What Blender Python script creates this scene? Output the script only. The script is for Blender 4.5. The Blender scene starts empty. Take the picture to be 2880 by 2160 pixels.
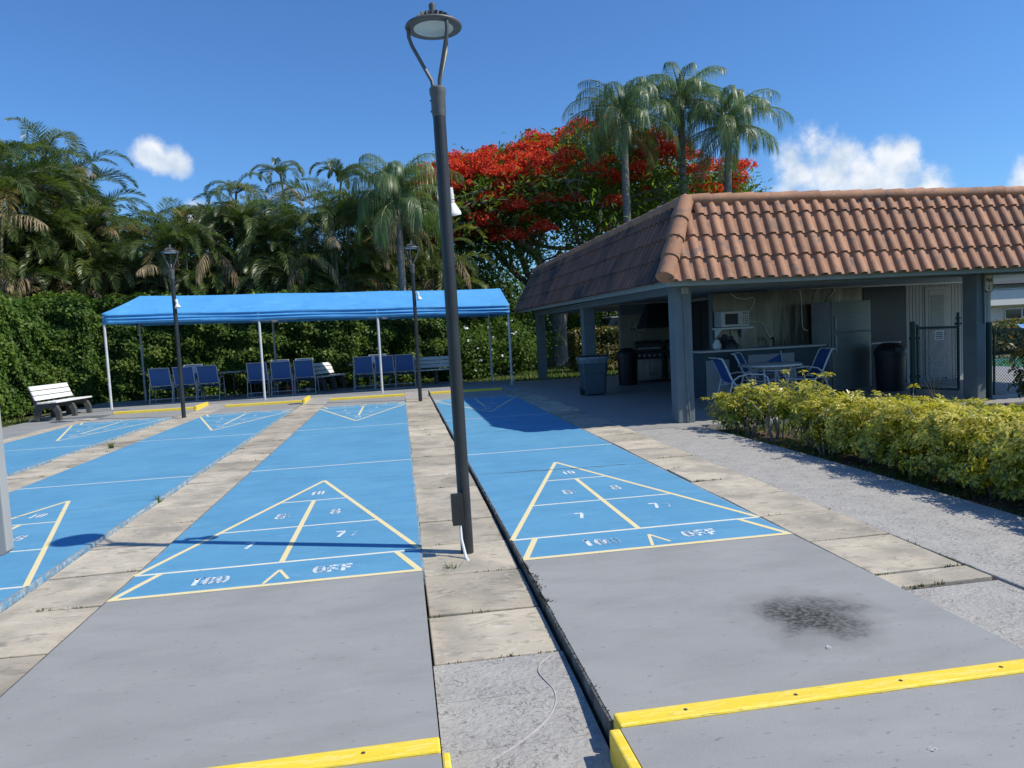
import bpy, math, random
import numpy as np
from mathutils import Matrix, Vector
R = math.radians
PI = math.pi
random.seed(7)
RNG = np.random.default_rng(11)
scene = bpy.context.scene
COL = scene.collection

# ------------------------------------------------------------------ camera, sky, sun, exposure
cam_d = bpy.data.cameras.new('camera')
cam = bpy.data.objects.new('camera', cam_d); COL.objects.link(cam)
cam_d.sensor_width = 36.0; cam_d.lens = 25.64; cam_d.clip_start = 0.05; cam_d.clip_end = 2000
cam.matrix_world = (Matrix.Translation((-0.69, -4.467, 1.441)) @ Matrix.Rotation(R(-8.59), 4, 'Z')
                    @ Matrix.Rotation(R(90 - 4.03), 4, 'X') @ Matrix.Rotation(R(-2.97), 4, 'Z'))
scene.camera = cam
SUN_DIR = Vector((0.853, -0.347, 1.0)).normalized()          # towards the sun
sun_d = bpy.data.lights.new('sun', 'SUN'); sun_d.energy = 4.8; sun_d.angle = R(0.53); sun_d.color = (1.0, 0.935, 0.80)
sun = bpy.data.objects.new('sun', sun_d); COL.objects.link(sun)
sun.rotation_euler = SUN_DIR.to_track_quat('Z', 'Y').to_euler(); sun.location = (20, -10, 30)
SUN_EL = math.asin(SUN_DIR.z); SUN_AZ = math.atan2(SUN_DIR.x, SUN_DIR.y)
scene.view_settings.view_transform = 'Standard'; scene.view_settings.look = 'None'
scene.view_settings.exposure = 0.06; scene.view_settings.gamma = 1.0; scene.view_settings.use_curve_mapping = False
scene.render.engine = 'CYCLES'
scene.cycles.max_bounces = 8; scene.cycles.transparent_max_bounces = 8


def nd(nt, typ, **kw):
    n = nt.nodes.new(typ)
    for k, v in kw.items(): setattr(n, k, v)
    return n


def build_world():
    w = bpy.data.worlds.new('World'); scene.world = w; w.use_nodes = True
    nt = w.node_tree; nt.nodes.clear(); L = nt.links.new
    out = nd(nt, 'ShaderNodeOutputWorld'); bg = nd(nt, 'ShaderNodeBackground'); bg.inputs[1].default_value = 0.105
    sky = nd(nt, 'ShaderNodeTexSky', sky_type='NISHITA', sun_disc=False)
    sky.sun_elevation = SUN_EL; sky.sun_rotation = SUN_AZ
    sky.air_density = 1.15; sky.dust_density = 0.12; sky.ozone_density = 2.2; sky.altitude = 0
    tc = nd(nt, 'ShaderNodeTexCoord')
    # clouds standing in the sky, by direction: (direction, radius)
    lobes = [((-.278, .934, .232), .022), ((-.252, .944, .226), .021), ((-.266, .94, .224), .02),
             ((.490, .848, .197), .036), ((.512, .835, .203), .042), ((.535, .822, .190), .036), ((.53, .83, .170), .042), ((.502, .848, .176), .036),
             ((.560, .812, .165), .040), ((.585, .795, .148), .040), ((.615, .778, .134), .036), ((.56, .81, .145), .044), ((.60, .79, .125), .04),
             ((.575, .798, .186), .022), ((.592, .786, .187), .018),
             ((.700, .705, .128), .038), ((.725, .68, .14), .040), ((.72, .69, .115), .04),
             ((-.238, .955, .160), .026), ((-.222, .960, .148), .024)]
    no = nd(nt, 'ShaderNodeTexNoise'); no.inputs['Scale'].default_value = 16; no.inputs['Detail'].default_value = 7; no.inputs['Roughness'].default_value = .62
    L(tc.outputs['Generated'], no.inputs['Vector'])
    mx = None
    for c, r in lobes:
        vl = Vector(c).normalized()
        d = nd(nt, 'ShaderNodeVectorMath', operation='DISTANCE'); L(tc.outputs['Generated'], d.inputs[0]); d.inputs[1].default_value = vl
        m = nd(nt, 'ShaderNodeMath', operation='MULTIPLY_ADD'); L(d.outputs['Value'], m.inputs[0]); m.inputs[1].default_value = -1 / r; m.inputs[2].default_value = 1.0
        if mx is None: mx = m
        else:
            k = nd(nt, 'ShaderNodeMath', operation='SMOOTH_MAX'); L(mx.outputs[0], k.inputs[0]); L(m.outputs[0], k.inputs[1]); k.inputs[2].default_value = .25; mx = k
    ns = nd(nt, 'ShaderNodeMath', operation='MULTIPLY_ADD'); L(no.outputs['Fac'], ns.inputs[0]); ns.inputs[1].default_value = 2.6; ns.inputs[2].default_value = -1.20
    ad = nd(nt, 'ShaderNodeMath', operation='ADD'); L(mx.outputs[0], ad.inputs[0]); L(ns.outputs[0], ad.inputs[1])
    mr = nd(nt, 'ShaderNodeMapRange', interpolation_type='SMOOTHSTEP'); L(ad.outputs[0], mr.inputs[0]); mr.inputs[1].default_value = .02; mr.inputs[2].default_value = .85
    gate = nd(nt, 'ShaderNodeMapRange'); L(mx.outputs[0], gate.inputs[0]); gate.inputs[1].default_value = -.5; gate.inputs[2].default_value = 0
    mu = nd(nt, 'ShaderNodeMath', operation='MULTIPLY'); L(mr.outputs[0], mu.inputs[0]); L(gate.outputs[0], mu.inputs[1])
    op = nd(nt, 'ShaderNodeMath', operation='MULTIPLY'); L(mu.outputs[0], op.inputs[0]); op.inputs[1].default_value = .9
    n2 = nd(nt, 'ShaderNodeTexNoise'); n2.inputs['Scale'].default_value = 30; n2.inputs['Detail'].default_value = 5
    L(tc.outputs['Generated'], n2.inputs['Vector'])
    cr = nd(nt, 'ShaderNodeValToRGB'); cr.color_ramp.elements[0].color = (5.6, 6.6, 7.8, 1); cr.color_ramp.elements[1].color = (9.2, 9.3, 9.4, 1)
    cr.color_ramp.elements[0].position = .35; cr.color_ramp.elements[1].position = .62
    L(n2.outputs['Fac'], cr.inputs[0])
    hsv = nd(nt, 'ShaderNodeVectorMath', operation='MULTIPLY'); hsv.inputs[1].default_value = (.54, .90, 1.36)
    L(sky.outputs[0], hsv.inputs[0])
    mix = nd(nt, 'ShaderNodeMix', data_type='RGBA'); L(op.outputs[0], mix.inputs['Factor']); L(hsv.outputs[0], mix.inputs['A']); L(cr.outputs[0], mix.inputs['B'])
    L(mix.outputs['Result'], bg.inputs[0]); L(bg.outputs[0], out.inputs[0])


build_world()

# ------------------------------------------------------------------ materials
def s2l(c): return tuple((x / 255 / 12.92 if x / 255 <= .04045 else ((x / 255 + .055) / 1.055) ** 2.4) for x in c)


def new_mat(name):
    m = bpy.data.materials.new(name); m.use_nodes = True
    nt = m.node_tree; b = nt.nodes['Principled BSDF']
    return m, nt, b


def noisy(name, c1, c2=None, scale=6, detail=5, rough=.6, bump=0, bscale=None, metal=0, stretch=(1, 1, 1), spots=None, lo=.35, hi=.65,
          big=None, var=0, spec=.5, bdist=.02, rough2=None, coord='Object'):
    """principled surface whose colour drifts between c1 and c2, optional spots (color, scale, threshold), large stains, per-face tint"""
    m, nt, b = new_mat(name); L = nt.links.new
    b.inputs['Roughness'].default_value = rough; b.inputs['Metallic'].default_value = metal; b.inputs['Specular IOR Level'].default_value = spec
    c2 = c2 or tuple(x * .8 for x in c1)
    tc = nd(nt, 'ShaderNodeTexCoord'); mp = nd(nt, 'ShaderNodeMapping'); mp.inputs['Scale'].default_value = stretch
    L(tc.outputs[coord], mp.inputs[0])
    n = nd(nt, 'ShaderNodeTexNoise'); n.inputs['Scale'].default_value = scale; n.inputs['Detail'].default_value = detail; n.inputs['Roughness'].default_value = .6
    L(mp.outputs[0], n.inputs['Vector'])
    r = nd(nt, 'ShaderNodeMapRange'); r.inputs[1].default_value = lo; r.inputs[2].default_value = hi; L(n.outputs['Fac'], r.inputs[0])
    mix = nd(nt, 'ShaderNodeMix', data_type='RGBA'); mix.inputs['A'].default_value = (*c1, 1); mix.inputs['B'].default_value = (*c2, 1); L(r.outputs[0], mix.inputs['Factor'])
    cur = mix.outputs['Result']
    if big:
        col, sc, a, z = big
        n3 = nd(nt, 'ShaderNodeTexNoise'); n3.inputs['Scale'].default_value = sc; n3.inputs['Detail'].default_value = 4; L(tc.outputs[coord], n3.inputs['Vector'])
        r3 = nd(nt, 'ShaderNodeMapRange'); r3.inputs[1].default_value = a; r3.inputs[2].default_value = z; L(n3.outputs['Fac'], r3.inputs[0])
        k = nd(nt, 'ShaderNodeMix', data_type='RGBA'); L(cur, k.inputs['A']); k.inputs['B'].default_value = (*col, 1); L(r3.outputs[0], k.inputs['Factor']); cur = k.outputs['Result']
    if spots:
        for col, sc, a, z in (spots if isinstance(spots, list) else [spots]):
            n4 = nd(nt, 'ShaderNodeTexNoise'); n4.inputs['Scale'].default_value = sc; n4.inputs['Detail'].default_value = 3; n4.inputs['Distortion'].default_value = .9; L(mp.outputs[0], n4.inputs['Vector'])
            r4 = nd(nt, 'ShaderNodeMapRange'); r4.inputs[1].default_value = a; r4.inputs[2].default_value = z; L(n4.outputs['Fac'], r4.inputs[0])
            k = nd(nt, 'ShaderNodeMix', data_type='RGBA'); L(cur, k.inputs['A']); k.inputs['B'].default_value = (*col, 1); L(r4.outputs[0], k.inputs['Factor']); cur = k.outputs['Result']
    if var:
        at = nd(nt, 'ShaderNodeAttribute', attribute_name='var')
        r5 = nd(nt, 'ShaderNodeMapRange'); r5.inputs[3].default_value = 1 - var; r5.inputs[4].default_value = 1 + var; L(at.outputs['Fac'], r5.inputs[0])
        vm = nd(nt, 'ShaderNodeVectorMath', operation='SCALE'); L(cur, vm.inputs[0]); L(r5.outputs[0], vm.inputs['Scale']); cur = vm.outputs[0]
    L(cur, b.inputs['Base Color'])
    if rough2 is not None:
        r6 = nd(nt, 'ShaderNodeMapRange'); r6.inputs[3].default_value = rough; r6.inputs[4].default_value = rough2; L(n.outputs['Fac'], r6.inputs[0]); L(r6.outputs[0], b.inputs['Roughness'])
    if bump:
        nb = nd(nt, 'ShaderNodeTexNoise'); nb.inputs['Scale'].default_value = bscale or scale * 6; nb.inputs['Detail'].default_value = 6; L(mp.outputs[0], nb.inputs['Vector'])
        bp = nd(nt, 'ShaderNodeBump'); bp.inputs['Strength'].default_value = bump; bp.inputs['Distance'].default_value = bdist; L(nb.outputs['Fac'], bp.inputs['Height'])
        L(bp.outputs[0], b.inputs['Normal'])
    return m


def leafy(name, ramp, trans=.35, rough=.42, spec=.5):
    """leaf whose colour is picked per leaf by the 'var' attribute"""
    m, nt, b = new_mat(name); L = nt.links.new
    at = nd(nt, 'ShaderNodeAttribute', attribute_name='var'); cr = nd(nt, 'ShaderNodeValToRGB')
    e = cr.color_ramp.elements
    e[0].position = ramp[0][0]; e[0].color = (*ramp[0][1], 1); e[1].position = ramp[-1][0]; e[1].color = (*ramp[-1][1], 1)
    for p, c in ramp[1:-1]:
        x = e.new(p); x.color = (*c, 1)
    L(at.outputs['Fac'], cr.inputs[0]); L(cr.outputs[0], b.inputs['Base Color'])
    b.inputs['Roughness'].default_value = rough; b.inputs['Specular IOR Level'].default_value = spec
    t = nd(nt, 'ShaderNodeBsdfTranslucent'); g = nd(nt, 'ShaderNodeVectorMath', operation='MULTIPLY'); L(cr.outputs[0], g.inputs[0]); g.inputs[1].default_value = (1.3, 1.5, .6)
    L(g.outputs[0], t.inputs[0])
    mx = nd(nt, 'ShaderNodeMixShader'); mx.inputs[0].default_value = trans; L(b.outputs[0], mx.inputs[1]); L(t.outputs[0], mx.inputs[2])
    L(mx.outputs[0], nt.nodes['Material Output'].inputs[0])
    return m


def plain(name, c, rough=.5, metal=0, spec=.5, c2=None, scale=8):
    return noisy(name, c, c2 or tuple(x * .86 for x in c), scale=scale, rough=rough, metal=metal, spec=spec)


M = {}
BLUE = (.092, .280, .455)
GREY = (.280, .281, .274)


def court_paint(name, c1, c2, worn, wornamt, stain=None, dark=None):
    m, nt, b = new_mat(name); L = nt.links.new
    b.inputs['Roughness'].default_value = .72; b.inputs['Specular IOR Level'].default_value = .3
    tc = nd(nt, 'ShaderNodeTexCoord')

    def noise(sc, st=(1, 1, 1), det=6, ro=.6):
        mp = nd(nt, 'ShaderNodeMapping'); mp.inputs['Scale'].default_value = st; L(tc.outputs['Object'], mp.inputs[0])
        n = nd(nt, 'ShaderNodeTexNoise'); n.inputs['Scale'].default_value = sc; n.inputs['Detail'].default_value = det; n.inputs['Roughness'].default_value = ro
        L(mp.outputs[0], n.inputs[0]); return n.outputs['Fac']

    def rng(s, a, z, o0=0, o1=1):
        r = nd(nt, 'ShaderNodeMapRange'); r.inputs[1].default_value = a; r.inputs[2].default_value = z; r.inputs[3].default_value = o0; r.inputs[4].default_value = o1; L(s, r.inputs[0]); return r.outputs[0]

    def mixc(f, a, bcol):
        k = nd(nt, 'ShaderNodeMix', data_type='RGBA'); L(f, k.inputs['Factor'])
        if isinstance(a, tuple): k.inputs['A'].default_value = (*a, 1)
        else: L(a, k.inputs['A'])
        k.inputs['B'].default_value = (*bcol, 1); return k.outputs['Result']
    cur = mixc(rng(noise(1.1), .35, .7), c1, c2)
    cur = mixc(rng(noise(2.6, (.6, 1.8, 1)), .46, .74, 0, .6), cur, tuple(x * .80 for x in c1))
    cur = mixc(rng(noise(9, (.35, 3, 1)), .60, .80, 0, wornamt), cur, worn)
    cur = mixc(rng(noise(30, (.6, 1.6, 1), 3), .645, .70, 0, .6), cur, dark or tuple(x * .45 for x in c1))
    cur = mixc(rng(noise(17, (.8, 1.3, 1), 4), .60, .78, 0, .35), cur, tuple(x * .72 for x in c1))
    cur = mixc(rng(noise(140), .3, .8, 0, .22), cur, tuple(min(1, x * 1.35) for x in c1))
    if stain:
        sx, sy = stain
        mp = nd(nt, 'ShaderNodeMapping'); mp.inputs['Location'].default_value = (-sx * 1.0, -sy, 0)
        wv = nd(nt, 'ShaderNodeTexNoise'); wv.inputs['Scale'].default_value = 5; wv.inputs['Detail'].default_value = 7; L(tc.outputs['Object'], wv.inputs[0])
        sub = nd(nt, 'ShaderNodeVectorMath', operation='SUBTRACT'); L(wv.outputs['Color'], sub.inputs[0]); sub.inputs[1].default_value = (.5, .5, .5)
        ma = nd(nt, 'ShaderNodeVectorMath', operation='MULTIPLY_ADD'); L(sub.outputs[0], ma.inputs[0]); ma.inputs[1].default_value = (.44, .34, 0); L(tc.outputs['Object'], ma.inputs[2])
        s2 = nd(nt, 'ShaderNodeVectorMath', operation='SUBTRACT'); L(ma.outputs[0], s2.inputs[0]); s2.inputs[1].default_value = (sx, sy, 0)
        s3 = nd(nt, 'ShaderNodeVectorMath', operation='MULTIPLY'); L(s2.outputs[0], s3.inputs[0]); s3.inputs[1].default_value = (1, 1, 0)
        ln = nd(nt, 'ShaderNodeVectorMath', operation='LENGTH'); L(s3.outputs[0], ln.inputs[0])
        halo = rng(ln.outputs['Value'], .42, .15); core = rng(ln.outputs['Value'], .29, .13)
        k = nd(nt, 'ShaderNodeMath', operation='MULTIPLY'); L(halo, k.inputs[0]); k.inputs[1].default_value = .55
        cur = mixc(k.outputs[0], cur, (.11, .11, .10))
        sp = rng(noise(42, (1, 1, 1), 4), .40, .58, .35, 1.0)
        k = nd(nt, 'ShaderNodeMath', operation='MULTIPLY'); L(core, k.inputs[0]); L(sp, k.inputs[1])
        cur = mixc(k.outputs[0], cur, (.035, .036, .033))
    L(cur, b.inputs['Base Color'])
    bp = nd(nt, 'ShaderNodeBump'); bp.inputs['Strength'].default_value = .25; bp.inputs['Distance'].default_value = .004
    L(noise(90, (1, 1, 1), 5), bp.inputs['Height']); L(bp.outputs[0], b.inputs['Normal'])
    return m


def build_mats():
    M['blue'] = court_paint('blue_court_paint', BLUE, (.125, .335, .51), (.35, .53, .66), .8)
    M['grey'] = court_paint('grey_deck_paint', GREY, (.325, .324, .314), (.40, .40, .39), .45)
    M['grey_stain'] = court_paint('grey_deck_paint_with_burn', GREY, (.325, .324, .314), (.40, .40, .39), .45, stain=(1.19, -1.28))
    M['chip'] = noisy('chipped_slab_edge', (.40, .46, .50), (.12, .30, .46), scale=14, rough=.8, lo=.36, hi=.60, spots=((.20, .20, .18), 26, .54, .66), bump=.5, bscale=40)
    M['edge_dark'] = noisy('shade_darkened_mossy_edge', (.17, .175, .17), (.05, .055, .045), scale=9, rough=.9, bump=.5)  # slab grey painted darker as shade on the side, mixed with black moss
    M['paver'] = noisy('weathered_concrete_paver', (.535, .47, .36), (.41, .365, .29), scale=2.2, rough=.88, bump=.25, bscale=70, bdist=.006, big=((.25, .23, .19), 2.4, .46, .74), spots=[((.24, .215, .18), 13, .56, .74), ((.20, .18, .155), 55, .62, .76), ((.55, .52, .45), 11, .62, .75)], var=.20, stretch=(.7, 1.6, 1))
    M['stomp'] = noisy('stomped_concrete', (.40, .385, .355), (.345, .332, .31), scale=3, rough=.85, bump=.8, bscale=34, bdist=.01, spots=[((.29, .285, .27), 46, .58, .66), ((.43, .425, .405), 50, .57, .68)], stretch=(1, 1.5, 1))
    m = M['stomp']; nt = m.node_tree; b = nt.nodes['Principled BSDF']; L = nt.links.new
    src = b.inputs['Base Color'].links[0].from_socket; tc = nd(nt, 'ShaderNodeTexCoord')
    n1 = nd(nt, 'ShaderNodeTexNoise'); n1.inputs['Scale'].default_value = 17; n1.inputs['Detail'].default_value = 2.5; n1.inputs['Distortion'].default_value = 1.6; L(tc.outputs['Object'], n1.inputs[0])
    a = nd(nt, 'ShaderNodeMath', operation='SUBTRACT'); L(n1.outputs['Fac'], a.inputs[0]); a.inputs[1].default_value = .5
    a2 = nd(nt, 'ShaderNodeMath', operation='ABSOLUTE'); L(a.outputs[0], a2.inputs[0])
    r1 = nd(nt, 'ShaderNodeMapRange'); r1.inputs[1].default_value = .028; r1.inputs[2].default_value = .004; L(a2.outputs[0], r1.inputs[0])
    n2 = nd(nt, 'ShaderNodeTexNoise'); n2.inputs['Scale'].default_value = 9; n2.inputs['Detail'].default_value = 3; L(tc.outputs['Object'], n2.inputs[0])
    r2 = nd(nt, 'ShaderNodeMapRange'); r2.inputs[1].default_value = .40; r2.inputs[2].default_value = .56; L(n2.outputs['Fac'], r2.inputs[0])
    mu = nd(nt, 'ShaderNodeMath', operation='MULTIPLY'); L(r1.outputs[0], mu.inputs[0]); L(r2.outputs[0], mu.inputs[1])
    mx = nd(nt, 'ShaderNodeMix', data_type='RGBA'); L(mu.outputs[0], mx.inputs['Factor']); L(src, mx.inputs['A']); mx.inputs['B'].default_value = (.15, .145, .13, 1)
    L(mx.outputs['Result'], b.inputs['Base Color'])
    M['patio'] = noisy('painted_patio_floor', (.37, .36, .345), (.32, .31, .30), scale=2, rough=.5, bump=.1, bscale=60, spots=((.22, .215, .2), 9, .64, .75))
    M['deck'] = noisy('grey_far_deck', (.30, .31, .32), (.25, .255, .26), scale=1.5, rough=.75, bump=.15, bscale=60, spots=((.18, .18, .175), 6, .62, .8))
    M['line'] = noisy('pale_yellow_line', (.80, .66, .30), (.74, .66, .45), scale=9, rough=.7, spots=(BLUE, 40, .68, .74))
    M['linew'] = noisy('cream_white_line', (.78, .74, .58), (.70, .70, .62), scale=7, rough=.7, spots=(BLUE, 36, .64, .72))
    M['num'] = noisy('white_stencil_paint', (.80, .82, .82), (.66, .74, .80), scale=20, rough=.7, spots=(BLUE, 60, .56, .64))
    M['ghost'] = noisy('faded_stencil_paint', (.42, .58, .72), (.28, .48, .66), scale=30, rough=.7, spots=(BLUE, 50, .46, .56))
    M['yellow'] = noisy('yellow_bumper_paint', (.88, .66, .045), (.82, .60, .05), scale=3, rough=.55, stretch=(1, 6, 6), spots=[((.90, .74, .22), 10, .5, .75), ((.50, .36, .10), 34, .66, .74), ((.34, .27, .14), 9, .68, .78)], bump=.18, bscale=40)
    M['ground'] = noisy('earth_and_turf', (.075, .10, .03), (.13, .10, .06), scale=.8, rough=.95, bump=.4, bscale=14, spots=((.05, .075, .02), 7, .5, .7))
    M['soil'] = noisy('dark_mulch', (.06, .045, .03), (.12, .085, .055), scale=14, rough=.95, bump=.8, bscale=40)
    M['black'] = noisy('black_painted_steel', (.018, .021, .023), (.03, .034, .036), scale=4, rough=.42)
    M['bronze'] = noisy('weathered_grey_aluminium', (.14, .145, .14), (.10, .105, .105), scale=9, rough=.5, metal=.3)
    M['lens'] = noisy('frosted_lamp_lens', (.62, .70, .70), (.55, .64, .66), scale=3, rough=.35)
    M['white'] = noisy('white_plastic', (.78, .79, .78), (.70, .71, .70), scale=4, rough=.4)
    M['post'] = noisy('white_canopy_tube', (.62, .64, .66), (.50, .52, .54), scale=6, rough=.4)
    M['canvas'] = noisy('blue_canvas', (.065, .30, .63), (.08, .34, .68), scale=1.2, rough=.8, bump=.6, bscale=2.2, bdist=.05, spots=((.10, .37, .68), 2.5, .55, .75))
    M['sling'] = noisy('blue_sling_mesh', (.018, .085, .27), (.022, .10, .31), scale=40, rough=.7)
    M['frame'] = noisy('white_coated_frame', (.66, .68, .69), (.55, .57, .58), scale=6, rough=.4)
    M['framegrey'] = noisy('grey_coated_frame', (.40, .43, .45), (.33, .35, .37), scale=6, rough=.45)
    M['plank'] = noisy('white_recycled_plank', (.80, .80, .80), (.70, .70, .70), scale=4, rough=.55, stretch=(1, 8, 8))
    M['legplastic'] = noisy('dark_grey_bench_support', (.06, .062, .062), (.09, .09, .09), scale=8, rough=.7)
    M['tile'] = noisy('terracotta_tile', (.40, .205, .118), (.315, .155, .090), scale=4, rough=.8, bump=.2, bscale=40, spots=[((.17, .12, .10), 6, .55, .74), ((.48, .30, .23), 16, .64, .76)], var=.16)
    M['tiledark'] = noisy('shade_darkened_tile', (.24, .115, .075), (.165, .085, .060), scale=1.6, rough=.85, spots=((.055, .045, .045), 1.1, .50, .68), var=.15)  # same terracotta with shade painted in for the left slope, plus blackish blotches
    M['mortar'] = noisy('red_mortar', (.38, .19, .15), (.26, .13, .11), scale=14, rough=.95, bump=1, bscale=30)
    M['stucco'] = noisy('blue_grey_stucco', (.155, .195, .21), (.13, .165, .18), scale=4, rough=.85, bump=.3, bscale=120)
    M['fascia'] = noisy('grey_green_fascia', (.27, .31, .30), (.23, .265, .26), scale=3, rough=.7)
    M['soffit'] = noisy('pale_soffit', (.28, .325, .335), (.24, .28, .29), scale=2, rough=.7)
    M['cream'] = noisy('cream_wall', (.33, .32, .25), (.27, .26, .205), scale=1.5, rough=.8)
    M['siding'] = noisy('white_grooved_siding', (.42, .445, .44), (.37, .39, .385), scale=2, rough=.7)
    M['steel'] = noisy('brushed_steel_sheet', (.185, .175, .15), (.125, .12, .105), scale=1.2, rough=.28, metal=.92, stretch=(3, 3, .4), rough2=.36, bump=.45, bscale=2.5, bdist=.05)
    M['steeldark'] = noisy('dark_steel_sheet', (.016, .02, .032), (.022, .026, .034), scale=1.5, rough=.3, metal=.1)
    M['fridge'] = noisy('stainless_fridge', (.17, .185, .18), (.14, .15, .147), scale=3, rough=.38, metal=.55, stretch=(1, 1, 10))
    M['grill'] = noisy('grill_stainless', (.22, .22, .22), (.16, .16, .16), scale=4, rough=.3, metal=.8)
    M['darkwall'] = noisy('dark_panel', (.07, .075, .075), (.05, .052, .055), scale=4, rough=.7, stretch=(8, 8, .3))
    M['counterface'] = noisy('teal_grey_cabinet', (.045, .075, .09), (.035, .06, .075), scale=3, rough=.55)
    M['countertop'] = noisy('pale_counter_top', (.55, .56, .54), (.46, .47, .46), scale=20, rough=.4)
    M['hood'] = noisy('dark_hood_metal', (.035, .045, .055), (.045, .05, .06), scale=2, rough=.4, metal=.4)
    M['bin'] = noisy('slate_blue_bin_plastic', (.05, .09, .115), (.04, .075, .095), scale=3, rough=.5)
    M['liner'] = noisy('clear_bin_liner', (.22, .27, .30), (.15, .19, .22), scale=8, rough=.3, bump=.6, bscale=18)
    M['canblack'] = noisy('black_can_plastic', (.012, .013, .016), (.018, .019, .024), scale=4, rough=.45)
    M['glass'] = noisy('dark_glass', (.012, .016, .022), (.016, .02, .028), scale=2, rough=.06)
    M['greenvinyl'] = noisy('dark_green_vinyl', (.012, .045, .036), (.016, .055, .045), scale=6, rough=.5)
    M['rubber'] = noisy('tyre_rubber', (.02, .02, .02), (.03, .03, .03), scale=9, rough=.85)
    M['cord'] = noisy('pale_cable', (.80, .74, .60), (.72, .66, .54), scale=9, rough=.5)
    M['paper'] = noisy('notice_paper', (.42, .42, .39), (.36, .36, .33), scale=3, rough=.8)
    M['ink'] = noisy('dark_ink', (.05, .05, .05), (.07, .07, .07), scale=9, rough=.8)
    M['signface'] = noisy('cream_sign_face', (.62, .60, .52), (.56, .54, .47), scale=4, rough=.6)
    M['brown'] = noisy('dark_brown_sign_edge', (.07, .055, .045), (.05, .04, .035), scale=6, rough=.6)
    M['terracotta'] = noisy('terracotta_pot', (.42, .16, .09), (.36, .14, .08), scale=5, rough=.85)
    M['panel'] = noisy('pale_grey_panel', (.36, .38, .39), (.33, .345, .355), scale=3, rough=.6)
    M['bark'] = noisy('grey_bark', (.20, .175, .145), (.12, .105, .09), scale=5, rough=.9, bump=.8, bscale=14, stretch=(1, 1, .35))
    M['palmtrunk'] = noisy('ringed_palm_trunk', (.22, .205, .185), (.15, .14, .125), scale=5, rough=.9, bump=1.0, bscale=6, bdist=.03, stretch=(.3, .3, 5), spots=((.10, .095, .085), 9, .56, .66))
    M['cane'] = noisy('green_tan_cane', (.20, .21, .10), (.13, .12, .07), scale=2, rough=.7, stretch=(1, 1, 4))
    M['twig'] = noisy('grey_brown_twig', (.28, .235, .19), (.19, .155, .125), scale=12, rough=.85)
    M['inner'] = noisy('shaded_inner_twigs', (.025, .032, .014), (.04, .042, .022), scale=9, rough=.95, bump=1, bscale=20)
    M['areca'] = leafy('areca_leaf', [(0, (.045, .072, .022)), (.45, (.088, .13, .036)), (.75, (.15, .19, .052)), (.92, (.32, .26, .08)), (1, (.36, .26, .10))], trans=.42, rough=.36)
    M['dead'] = leafy('dry_frond', [(0, (.18, .13, .085)), (.5, (.30, .22, .135)), (1, (.42, .33, .20))], trans=.25, rough=.8, spec=.2)
    M['queen'] = leafy('queen_palm_leaf', [(0, (.065, .115, .045)), (.5, (.125, .19, .08)), (.85, (.19, .26, .11)), (1, (.28, .28, .11))], trans=.42, rough=.35)
    M['hedge'] = leafy('hedge_leaf', [(0, (.03, .07, .016)), (.5, (.075, .14, .026)), (.85, (.15, .22, .04)), (1, (.24, .28, .06))], trans=.3, rough=.55, spec=.25)
    M['shrubleaf'] = leafy('shrub_leaf', [(0, (.03, .07, .014)), (.6, (.075, .14, .022)), (1, (.17, .23, .04))], trans=.35, rough=.55, spec=.25)
    M['croton'] = leafy('bronze_tipped_leaf', [(0, (.04, .06, .015)), (.5, (.10, .115, .025)), (.8, (.20, .15, .04)), (1, (.30, .17, .07))], trans=.3, rough=.4)
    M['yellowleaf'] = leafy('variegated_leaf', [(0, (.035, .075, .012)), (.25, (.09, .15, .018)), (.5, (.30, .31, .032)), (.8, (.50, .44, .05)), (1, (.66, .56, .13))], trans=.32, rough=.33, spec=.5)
    M['poinleaf'] = leafy('feathery_green_leaf', [(0, (.05, .10, .016)), (.6, (.12, .185, .03)), (1, (.20, .27, .045))], trans=.48, rough=.5)
    M['flower'] = leafy('scarlet_flower', [(0, (.34, .022, .014)), (.5, (.66, .05, .025)), (1, (.86, .14, .07))], trans=.42, rough=.6, spec=.2)
    M['treeleaf'] = leafy('broad_leaf', [(0, (.025, .055, .014)), (.6, (.055, .105, .02)), (1, (.12, .17, .035))], trans=.35, rough=.6, spec=.2)
    M['grass'] = leafy('grass_blade', [(0, (.05, .095, .016)), (.6, (.10, .16, .026)), (1, (.24, .24, .08))], trans=.35, rough=.5)
    M['weed'] = leafy('weed_leaf', [(0, (.03, .06, .015)), (.5, (.09, .14, .03)), (.8, (.14, .10, .04)), (1, (.22, .16, .08))], trans=.3, rough=.6)
    M['moss'] = leafy('black_moss', [(0, (.018, .02, .014)), (1, (.05, .06, .03))], trans=.1, rough=.9, spec=.1)
    M['pale'] = noisy('pale_sealant', (.46, .45, .42), (.41, .40, .38), scale=20, rough=.8)
    M['water'] = noisy('pool_water', (.05, .45, .60), (.10, .55, .70), scale=3, rough=.08, bump=.2, bscale=4)
    M['white_wall'] = noisy('white_render', (.66, .65, .61), (.60, .59, .56), scale=1, rough=.85)
    M['greyroof'] = noisy('grey_fascia_band', (.17, .18, .19), (.14, .15, .16), scale=2, rough=.8)
    M['carblack'] = noisy('black_car_paint', (.012, .013, .015), (.018, .019, .02), scale=2, rough=.2)
    M['carwhite'] = noisy('pale_car_paint', (.45, .47, .48), (.40, .42, .43), scale=2, rough=.25)
    M['orange'] = noisy('orange_object', (.55, .22, .04), (.45, .18, .03), scale=5, rough=.6)
    M['lounge'] = noisy('bright_blue_sling', (.02, .16, .50), (.03, .2, .55), scale=9, rough=.7)


build_mats()

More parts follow.
